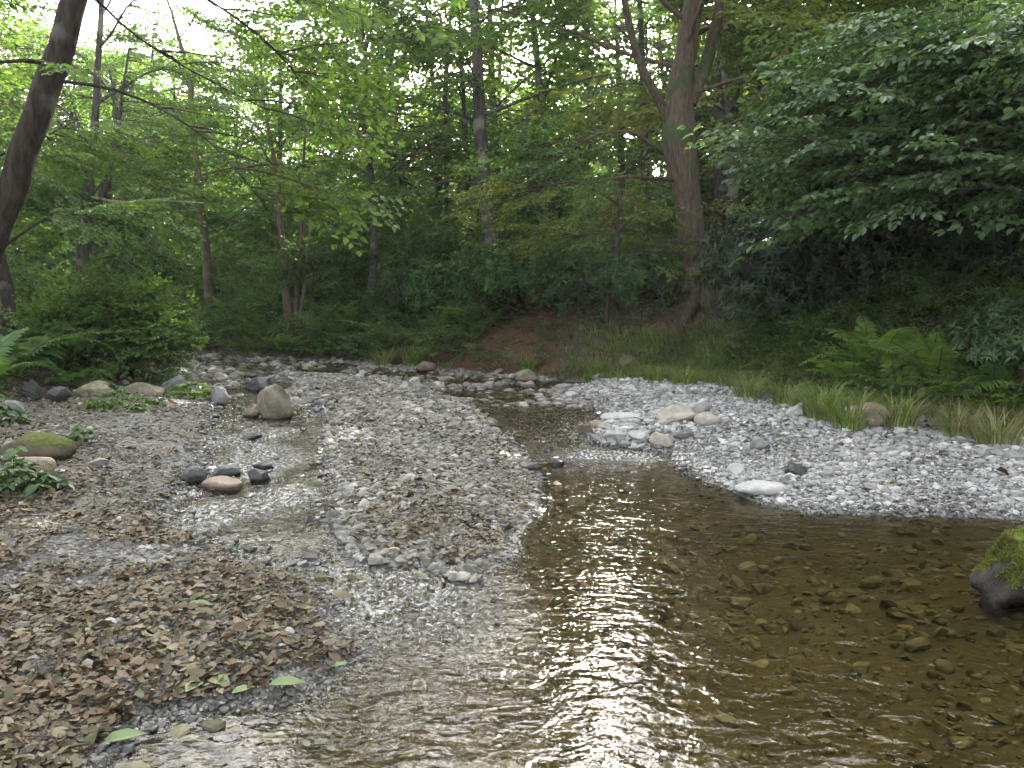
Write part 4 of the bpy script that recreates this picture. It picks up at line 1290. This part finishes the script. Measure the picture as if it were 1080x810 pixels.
# (picture x, base y, width, height, material, depth ratio, sink, label)
rocks = [
    (286, 449, 44, 40, STONE_TAN, 0.8, 0.12, "tall tan boulder standing upright in the small channel", 0.85),
    (265, 447, 24, 17, STONE_TAN, 0.8, 0.2, "low tan rock leaning on the tall tan boulder", 0.9),
    (272, 418, 29, 17, STONE_DARK, 0.9, 0.2, "rounded dark rock in the water upstream of the tall tan boulder", 0.95),
    (229, 428, 22, 21, STONE_GREY, 0.9, 0.2, "upright grey boulder at the bank edge beside the bright green plant", 0.9),
    (261, 402, 16, 7, STONE_DARK, 0.9, 0.3, "small dark flat stone, farthest up the small channel", 0.9),
    (263, 471, 23, 10, STONE_DARK, 0.9, 0.3, "flat dark stone alone in the bright water below the tall tan boulder", 0.9),
    (203, 514, 27, 20, STONE_DARK, 0.9, 0.2, "rounded dark stone on the bank next to the long tan stone", 0.95),
    (236, 509, 38, 16, STONE_DARK, 0.8, 0.2, "wide blackish stone behind the long tan stone", 0.9),
    (232, 524, 45, 17, STONE_PINK, 0.6, 0.18, "long flat tan stone lying before dark stones in the shallows", 1.0),
    (270, 519, 27, 20, STONE_DARK, 0.9, 0.2, "dark lumpy stone at the water end of the long tan stone", 0.9),
    (276, 503, 22, 11, STONE_DARK, 0.9, 0.3, "low dark stone behind the dark lumpy stone", 0.9),
    (329, 600, 32, 11, STONE_DARK, 0.8, 0.3, "dark wet stone breaking the small rapid", 0.85),
    (30, 421, 24, 22, STONE_DARK, 0.8, 0.15, "blackest bank stone, below the arching edge fern", 0.85),
    (57, 426, 27, 18, STONE_DARK, 0.8, 0.15, "rounded black bank stone between the blackest stone and the pale tan rock", 0.9),
    (96, 419, 46, 17, STONE_TAN, 0.6, 0.3, "pale tan flat-topped rock in the bank edge row", 0.85),
    (150, 417, 40, 14, STONE_TAN, 0.6, 0.3, "pale pointed rock in the bank edge row by the bright green plant", 0.8),
    (182, 414, 34, 18, STONE_GREY, 0.6, 0.2, "broad grey rock ending the bank edge row", 0.85),
    (8, 440, 30, 18, STONE_GREY, 0.7, 0.2, "grey bank stone at the picture edge under the pale large-leaved plant", 0.85),
    (30, 488, 84, 30, STONE_MOSS, 0.7, 0.2, "long brown boulder capped with dull moss", 1.0),
    (28, 504, 48, 24, STONE_PINK, 0.7, 0.2, "pinkish tan boulder in front of the moss-capped boulder", 0.95),
    (102, 494, 30, 11, STONE_GREY, 0.8, 0.25, "flat grey stone set in the leaf litter", 0.85),
    (449, 395, 22, 14, STONE_BROWN, 0.8, 0.2, "brown rounded stone at the far waterline beside pale grass tufts", 0.95),
    (555, 406, 25, 14, STONE_TAN, 0.8, 0.2, "greyish tan boulder below the red earth at the far waterline", 0.85),
    (557, 411, 19, 6, STONE_PINK, 0.8, 0.25, "small flat pinkish stone just in front of the greyish tan boulder", 0.9),
    (516, 407, 18, 6, STONE_CREAM, 0.8, 0.3, "flat pale stone in the far shallows upstream of the greyish tan boulder", 0.9),
    (656, 444, 46, 9, STONE_PALE, 0.6, 0.2, "long white slab lying across the head of the shingle", 1.0),
    (629, 453, 18, 9, STONE_TAN, 0.9, 0.2, "smooth ochre stone at the near end of the white slab", 1.0),
    (617, 462, 18, 13, STONE_BROWN, 0.8, 0.2, "dark brown wedge-shaped stone at the outlet of the riffle", 0.7),
    (628, 469, 17, 10, STONE_GREY, 0.8, 0.25, "grey stone touching the dark brown wedge-shaped stone", 0.85),
    (651, 470, 27, 14, STONE_PALE, 0.8, 0.2, "white angular stone at the waterline, middle of the riffle stones", 0.75),
    (673, 468, 22, 12, STONE_PALE, 0.8, 0.2, "pale stone wedged between the white angular stone and the cream boulder", 0.8),
    (702, 477, 33, 17, STONE_CREAM, 0.8, 0.2, "cream boulder with a sharp edge standing at the waterline", 0.8),
    (714, 449, 46, 18, STONE_CREAM, 0.8, 0.3, "big cream boulder half buried in the pale shingle", 0.85),
    (735, 438, 36, 16, STONE_PALE, 0.8, 0.3, "broad whitish rock behind the big cream boulder", 0.85),
    (748, 449, 30, 13, STONE_CREAM, 0.8, 0.25, "smooth peach-toned stone next to the big cream boulder", 1.0),
    (722, 464, 24, 10, STONE_GREY, 0.8, 0.25, "grey stone on the shingle behind the sharp-edged cream boulder", 0.9),
    (806, 524, 58, 12, STONE_PALE, 0.7, 0.25, "large white slab dipping into the pool from the shingle", 0.95),
    (778, 502, 20, 12, STONE_PALE, 0.9, 0.25, "whitish cobble on the shingle near the large white slab", 0.95),
    (842, 503, 26, 16, STONE_DARK, 0.9, 0.2, "dark lumpy rock on the pale shingle near the large white slab", 0.85),
    (832, 512, 13, 10, STONE_GREY, 0.9, 0.2, "grey cobble between the dark lumpy rock and the large white slab", 0.9),
    (805, 476, 25, 13, STONE_GREY, 0.9, 0.3, "greyish olive stone in the middle of the pale shingle", 0.9),
    (843, 441, 26, 17, STONE_PALE, 0.8, 0.2, "tan grey stone at the grass edge beside the striped tuft", 0.85),
    (922, 452, 42, 26, STONE_PINK, 0.8, 0.15, "rounded tan boulder sitting in the grass edge", 1.0),
    (951, 459, 16, 8, STONE_PALE, 0.8, 0.2, "small white stone at the grass edge by the rounded tan boulder", 1.0),
    (996, 482, 11, 7, STONE_DARK, 0.9, 0.2, "small dark stone alone on the upper shingle", 0.9),
    (665, 389, 26, 15, STONE_BROWN, 0.8, 0.25, "reddish brown rock in the red earth bank", 0.9),
    (560, 499, 24, 10, STONE_DARK, 0.9, 0.25, "dark stone at the tip of the gravel bar beside the riffle tongue", 0.85),
    (587, 500, 19, 12, STONE_DARK, 0.9, 0.2, "black upright stone in the water off the gravel bar tip", 0.85),
    (579, 484, 12, 6, STONE_DARK, 0.9, 0.25, "tiny dark stone in the riffle above the black upright stone", 0.85),
    (605, 421, 20, 8, STONE_PALE, 0.9, 0.25, "pale stone at the far head of the shingle", 0.85),
    (597, 428, 14, 5, STONE_PALE, 0.9, 0.3, "small pale stone in the water below the far head of the shingle", 0.9),
    (1106, 646, 118, 80, STONE_GREENMOSS, 0.9, 0.24, "big boulder thick with bright green moss at the pool edge", 0.85),
    (291, 680, 15, 11, STONE_PINK, 0.9, 0.2, "beige pebble next to the white pebble in the leaf litter", 1.0),
    (304, 672, 13, 9, STONE_PALE, 0.9, 0.2, "white pebble on the leaf litter near the small rapid", 1.0),
    (297, 686, 9, 6, STONE_PALE, 0.9, 0.2, "smallest white pebble below the beige pebble", 1.0),
    (115, 667, 15, 11, STONE_PALE, 0.9, 0.2, "rounded pale pebble among brown leaves on the near bank", 1.0),
]
for i, (u, v, w, h, m, dr, sink, lab, rd) in enumerate(rocks):
    p = hit(u, v)
    # the picture shows the waterline or ground line; keep that point at the front foot of the stone
    W = w * p[1] / F; Hh = h * p[1] / F
    D = W * dr
    V, T = rock(600 + i, 4, 14 if rd < 0.95 else 6, 0.10 if rd < 0.95 else 0.06, rd)
    Hs = Hh / (2 - 2 * sink)
    V = V * np.array([W / 2, D / 2, Hs])
    an = (np.random.default_rng(i).uniform(-0.25, 0.25))
    zb = min(gz(p[0], p[1] + D * 0.35), p[2] + 0.05)
    zb = max(zb, float(water_z(p[0], p[1])) - 0.03) if zb < float(water_z(p[0], p[1])) else zb
    so = np.array([p[0], p[1] + D * 0.32, zb + Hs * (1 - 2 * sink)])
    sme = mesh_from("stone", V, T, m)
    above = V[:, 2] + so[2] - water_z(V[:, 0] + so[0], V[:, 1] + so[1])
    near_w = gz(p[0], p[1] - D * 0.6) - float(water_z(p[0], p[1] - D * 0.6)) < 0.02
    wet = (1 - sstep(0.02, 0.055, above + 0.02 * vnoise(V[:, 0] * 9, V[:, 1] * 9, 2))) * (1.0 if near_w else 0.0)
    sme.attributes.new("wet", 'FLOAT', 'POINT').data.foreach_set("value", wet.astype(np.float32))
    o = link("stone", sme, None, so)
    o.rotation_euler = (0, 0, an)
    if v > 800 or "boulder" in lab:
        o.name = "boulder"
    if m is STONE_GREENMOSS:
        rr = np.random.default_rng(5); Nn = unit(V / np.array([W / 2, D / 2, Hs]) ** 2)
        tz = T[(Nn[T[:, 0], 2] > -0.12)]
        tk = tz[rr.integers(0, len(tz), 14000)]; bw = rr.dirichlet((1, 1, 1), len(tk))
        pp = (V[tk] * bw[:, :, None]).sum(1); nn = Nn[tk[:, 0]]
        keepm = vnoise(pp[:, 0] * 9, pp[:, 1] * 9 + pp[:, 2] * 7, 3) > -0.18
        pp, nn = pp[keepm], nn[keepm]
        am = Acc(); LV, LT = leaf_shape(1, 0.5, 0.1, 0.3)
        am.many(LV, LT, np.zeros(2, int), frames(nn + rr.normal(0, 0.8, pp.shape), rr.normal(0, 1, pp.shape), rr.uniform(0.008, 0.022, len(pp))), pp)
        link("moss", am.mesh("moss", [L_MOSS], smooth=False), o)
    if "pebble" in lab:
        o.name = "pebble"
    tag(o, lab, "pebble" if "pebble" in lab else "boulder" if "boulder" in lab else "stone")

sunk = [
    (872, 787, 26, 16, STONE_SUNK, "pale angular stone under the water of the pool, brightest and nearest"),
    (764, 762, 28, 10, STONE_SUNK, "dull yellow flat stone under the water at the glittering side"),
    (787, 600, 24, 8, STONE_SUNK, "yellow green stone under water near the far side of the pool"),
    (840, 648, 16, 8, STONE_SUNK, "small pale stone under water in the middle of the pool"),
    (802, 702, 22, 9, STONE_SUNK, "olive stone under water between glitter and pool middle"),
    (1040, 742, 18, 8, STONE_SUNK, "small pale stone under water beneath the mossy boulder side"),
    (874, 636, 26, 10, STONE_SUNKDARK, "dark oval stone under water in the middle of the pool"),
    (845, 664, 28, 9, STONE_SUNKDARK, "dark stone under water just below the small pale stone"),
    (1010, 790, 34, 14, STONE_SUNKDARK, "dark stone under water in the brown shallows"),
    (955, 665, 22, 8, STONE_SUNK, "brownish flat stone under water toward the mossy boulder"),
    (900, 715, 24, 10, STONE_SUNKDARK, "dark stone under water behind the brightest pale stone"),
]
for i, (u, v, w, h, m, lab) in enumerate(sunk):
    p = hit(u, v)
    W = w * p[1] / F; Hs = max(0.02, 0.35 * W)
    V, T = rock(800 + i, 3, 8, 0.06, 0.8)
    V = V * np.array([W / 2, W * 0.42, Hs / 2])
    o = link("stone", mesh_from("stone", V, T, m), None, (p[0], p[1], p[2] + Hs * 0.35))
    o.rotation_euler = (0, 0, np.random.default_rng(i).uniform(-0.6, 0.6))
    tag(o, lab, "stone")


# ------------------------------------------------------------------ gravel, streambed, leaf litter: nobody could count them
PEB_NEAR = [rock(1000 + i, 2, 11, 0.06, 0.72) for i in range(8)]
PEB_FAR = [rock(1020 + i, 1, 7, 0.06, 0.75) for i in range(8)]


def pebbles(name, mat, sampler, n, size, seed, flat=(0.35, 0.7), lift=0.25, near=6.5, grow_far=0.0):
    r = np.random.default_rng(seed)
    x, y = sampler(r, n)
    n = len(x)
    s = size * np.exp(np.minimum(r.normal(0, 0.52, n), 1.25)) * (1 + grow_far * np.clip(y - 5, 0, 20)) * (1 + 1.1 * vnoise(x * 1.6, y * 1.1, seed)).clip(0.55, 1.6)
    z = ground_z(x, y)
    an = r.uniform(0, 6.28, n)
    fl = r.uniform(*flat, n)
    el = r.uniform(0.65, 1.0, n)
    ti = r.normal(0, 0.18, (n, 2))
    xd = np.stack([np.cos(an), np.sin(an), ti[:, 0]], 1)
    up = np.stack([ti[:, 1], r.normal(0, 0.18, n), np.ones(n)], 1)
    R = frames(xd, up, np.ones(n))
    R = R * (np.stack([np.ones(n), el, fl], 1) * s[:, None] / 2)[:, None, :]
    t = np.stack([x, y, z + s * fl * lift], 1)
    a = Acc()
    k = r.integers(0, 8, n); nearm = y < near
    for j in range(8):
        for tm, msk in ((PEB_NEAR, nearm), (PEB_FAR, ~nearm)):
            q = (k == j) & msk
            if q.any():
                V, T = tm[j]; a.many(V, T, np.zeros(len(T), int), R[q], t[q])
    link(name, a.mesh(name, [mat], smooth=False), kind='stuff')


def sampler(cond, x0, x1, y0, y1, power=1.0):
    """points with even density in the picture rather than on the ground: more of them near"""
    def f(r, n):
        xs_, ys_ = [], []
        got = 0
        while got < n:
            m = n * 4
            u = r.random(m)
            y = 1 / ((1 - u) / y0 ** power + u / y1 ** power) ** (1 / power)
            x = r.uniform(x0, x1, m)
            k = (np.abs(x) < 0.70 * y + 0.6)
            x, y = x[k], y[k]
            k = cond(x, y)
            xs_.append(x[k]); ys_.append(y[k]); got += int(k.sum())
        return np.concatenate(xs_)[:n], np.concatenate(ys_)[:n]
    return f


def relz(x, y):
    return ground_z(x, y) - water_z(x, y)


def c_right(x, y):
    return (sdf(x, y, RIGHT) > -0.12) & (sdf(x, y, BANK_R) < 0.35) & (relz(x, y) > 0.012)


def c_mid(x, y):
    return (sdf(x, y, MID) > -0.15) & (relz(x, y) > 0.008)


def c_left(x, y):
    return (sdf(x, y, LEFT) > -0.12) & (sdf(x, y, BANK_L) < 0.3) & (relz(x, y) > -0.03)


def c_far(x, y):
    return (land(x, y) < 0.1) & (y > 12.5) & (relz(x, y) > -0.2) & (vnoise(x * 0.9, y * 0.5, 8) + 0.12 * sstep(20, 26, y) > -0.12)


def c_bed(x, y):
    return (relz(x, y) < -0.02) & (y < 10)


def c_wet(x, y):
    w = relz(x, y)
    return (w < 0.035) & (w > np.where(y < 9.5, -0.03, -0.10)) & (sdf(x, y, BANK_R) < 0)


pebbles("pale_gravel", S_PALE, sampler(c_right, 0, 9.5, 5, 20, 0.6), 32000, 0.036, 71, grow_far=0.03)
pebbles("grey_gravel", S_GREY, sampler(c_mid, -7, 1.5, 4.5, 24, 1.0), 34000, 0.030, 72, grow_far=0.055)
pebbles("grey_gravel", S_GREY, sampler(c_left, -9, 0, 2.4, 22, 1.0), 20000, 0.022, 73, grow_far=0.055)
pebbles("far_gravel", S_GREY, sampler(c_far, -16, 4, 12.5, 32, 1.0), 22000, 0.050, 74, grow_far=0.03, lift=0.4)
pebbles("streambed", S_BED, sampler(c_bed, -3, 5, 2.3, 10, 1.0), 5000, 0.05, 75, lift=0.1)
pebbles("wet_gravel", S_WET, sampler(c_wet, -6, 6, 2.5, 14, 1.0), 13000, 0.022, 76, grow_far=0.09, lift=0.3)


def c_chan(x, y):
    w = relz(x, y)
    return (w < -0.01) & (x < np.interp(y, [3, 5, 8, 11, 14], [-0.1, -0.3, -0.9, -1.5, -2.5])) & (y > 3.9) & (vnoise(x * 5, y * 4, 91) > 0.05)


pebbles("wet_gravel", S_WET, sampler(c_chan, -5, 0.2, 3.9, 12, 1.0), 420, 0.034, 77, lift=1.3)


def litter(name, mat, cond, x0, x1, y0, y1, n, size, seed, lift=0.02):
    r = np.random.default_rng(seed)
    x, y = sampler(cond, x0, x1, y0, y1, 1.0)(r, n)
    z = ground_z(x, y)
    shapes = []
    for i in range(6):
        q = np.random.default_rng(seed + i)
        V, T = leaf_shape(1, q.uniform(0.5, 0.75), q.uniform(-0.08, 0.32), q.uniform(-0.3, 0.3), True)
        V[:, 0] -= 0.5; V[:, 2] += q.normal(0, 0.05, len(V)); shapes.append((V, T))
    an = r.uniform(0, 6.28, n)
    xd = np.stack([np.cos(an), np.sin(an), r.normal(0, 0.2, n)], 1)
    up = np.stack([r.normal(0, 0.3, n), r.normal(0, 0.3, n), np.ones(n) * r.choice([1, -1], n)], 1)
    R = frames(xd, up, size * np.exp(np.clip(r.normal(-0.1, 0.38, n), -1, 0.75)))
    t = np.stack([x, y, z + lift + r.random(n) * 0.02], 1)
    a = Acc(); k = r.integers(0, 6, n)
    for j, (V, T) in enumerate(shapes):
        q = k == j
        a.many(V, T, np.zeros(len(T), int), R[q], t[q])
    link(name, a.mesh(name, [mat], smooth=True), kind='stuff')


def c_leafL(x, y):
    return c_left(x, y) & (relz(x, y) > 0.015) & (vnoise(x * 1.3, y * 1.3, 44) + 0.5 * vnoise(x * 4, y * 4, 46) > -0.22)


def c_leafM(x, y):
    return c_mid(x, y) & (relz(x, y) > 0.02) & (vnoise(x * 1.1, y * 0.8, 45) + 0.15 * (1 - sstep(5, 8, y)) > -0.22)


litter("leaf_litter", L_DEAD, c_leafL, -9, 0, 2.4, 14, 14000, 0.046, 81)
litter("leaf_litter", L_DEAD, c_leafM, -4, 1.5, 4.6, 16, 4600, 0.048, 82)
litter("leaf_litter", L_DEAD, lambda x, y: c_right(x, y) & (vnoise(x * 1.2, y * 1.2, 47) > 0.0), 0, 9.5, 5, 20, 420, 0.055, 84, 0.03)
litter("leaf_litter", L_DEAD, lambda x, y: (sdf(x, y, BANK_R) > 0.1) & (sdf(x, y, BANK_R) < 7), -10, 9, 8, 30, 4500, 0.075, 83)

def litter_twigs():
    r = np.random.default_rng(17); a = Acc()
    x, y = sampler(c_leafL, -9, 0, 2.4, 14, 1.0)(r, 420)
    for i in range(len(x)):
        L = r.uniform(0.06, 0.30); an = r.uniform(0, 6.28); d = np.array([math.cos(an), math.sin(an), 0]) * L
        p0 = np.array([x[i], y[i], 0]); P3 = np.array([p0, p0 + d * 0.5 + r.normal(0, 0.012, 3), p0 + d])
        P3[:, 2] = ground_z(P3[:, 0], P3[:, 1]) + r.uniform(0.025, 0.045)
        V, T = tube(P3, np.array([1, 0.8, 0.5]) * r.uniform(0.0018, 0.0045), 4, cap=False); a.add(V, T, 0)
    link("twig_litter", a.mesh("twig_litter", [BARK_BROWN]), kind='stuff')


litter_twigs()

# single fallen leaves that stand out
for i, (u, v, px, rot, lab) in enumerate([
    (206, 735, 24, 1.3, "pale green fallen leaf, palest on the mud by the water edge"),
    (231, 730, 28, -0.5, "grey green fallen leaf lying beside the palest leaf"),
    (257, 741, 20, 0.7, "small yellow green fallen leaf next to the grey green leaf"),
    (303, 737, 30, 0.15, "long green fallen leaf at the very edge of the shallow pool"),
    (131, 794, 34, 0.5, "large green fallen leaf at the bright shallow water"),
    (358, 711, 16, 0.6, "small pale leaf stuck in wet grit below the small rapid"),
    (210, 648, 24, 0.2, "pale green fallen leaf in the middle of the brown leaf litter"),
]):
    p = hit(u, v)
    L = px * p[1] / F * 1.35
    V, T = leaf_shape(L, L * 0.5, 0.12, 0.12, True); V[:, 0] -= L / 2
    Tz = T.copy(); V2 = np.vstack([V, V - np.array([0, 0, 0.0015])])
    T2 = np.vstack([T, T[:, ::-1] + len(V)])
    o = link("fallen_leaf", mesh_from("fallen_leaf", V2, T2, L_FALLEN, smooth=False), None, (p[0], p[1], max(gz(p[0], p[1]), float(water_z(p[0], p[1]))) + 0.035))
    o.rotation_euler = (0.1, -0.1, rot)
    tag(o, lab, "leaf")

# ------------------------------------------------------------------ dead wood
def pole(name, label, pts, rads, mat, cat, sides=8):
    p, rr = resample(pts, rads, 0.2)
    loc = p[0].copy()
    V, T = tube(p - loc, rr, sides, 3, 0.12)
    return tag(link(name, mesh_from(name, V, T, mat), None, loc), label, cat)


a0 = hit(214, 338)
pole("dead_branch", "thin bleached dead branch slanting down to the water at the stream bend", [a0 + np.array([0, 0, -0.1]), Q(170, 305, a0[1] - 2), Q(140, 282, a0[1] - 4), Q(116, 262, a0[1] - 5)], [0.05, 0.05, 0.045, 0.03], BARK_DEAD, "branch")
a0 = Q(90, 208, 19)
pole("dead_branch", "pale dead branch caught across the forked trunk behind the shrub", [Q(96, 208, 18.75), Q(125, 214, 18.7), Q(165, 211, 18.6), Q(215, 214, 18.5)], [0.025, 0.03, 0.022, 0.01], BARK_DEAD, "branch")
p1, p2 = hit(757, 397), hit(822, 402)
pole("fallen_log", "tan fallen log lying in the grass at the top of the pale shingle", [p1 + np.array([0, 0, 0.03]), (p1 + p2) / 2 + np.array([0, 0, 0.08]), p2 + np.array([0, 0, 0.05])], [0.07, 0.085, 0.06], BARK_LOG, "log", 10)

print("tris", sum(len(o.data.polygons) for o in scene.objects if o.type == 'MESH'))
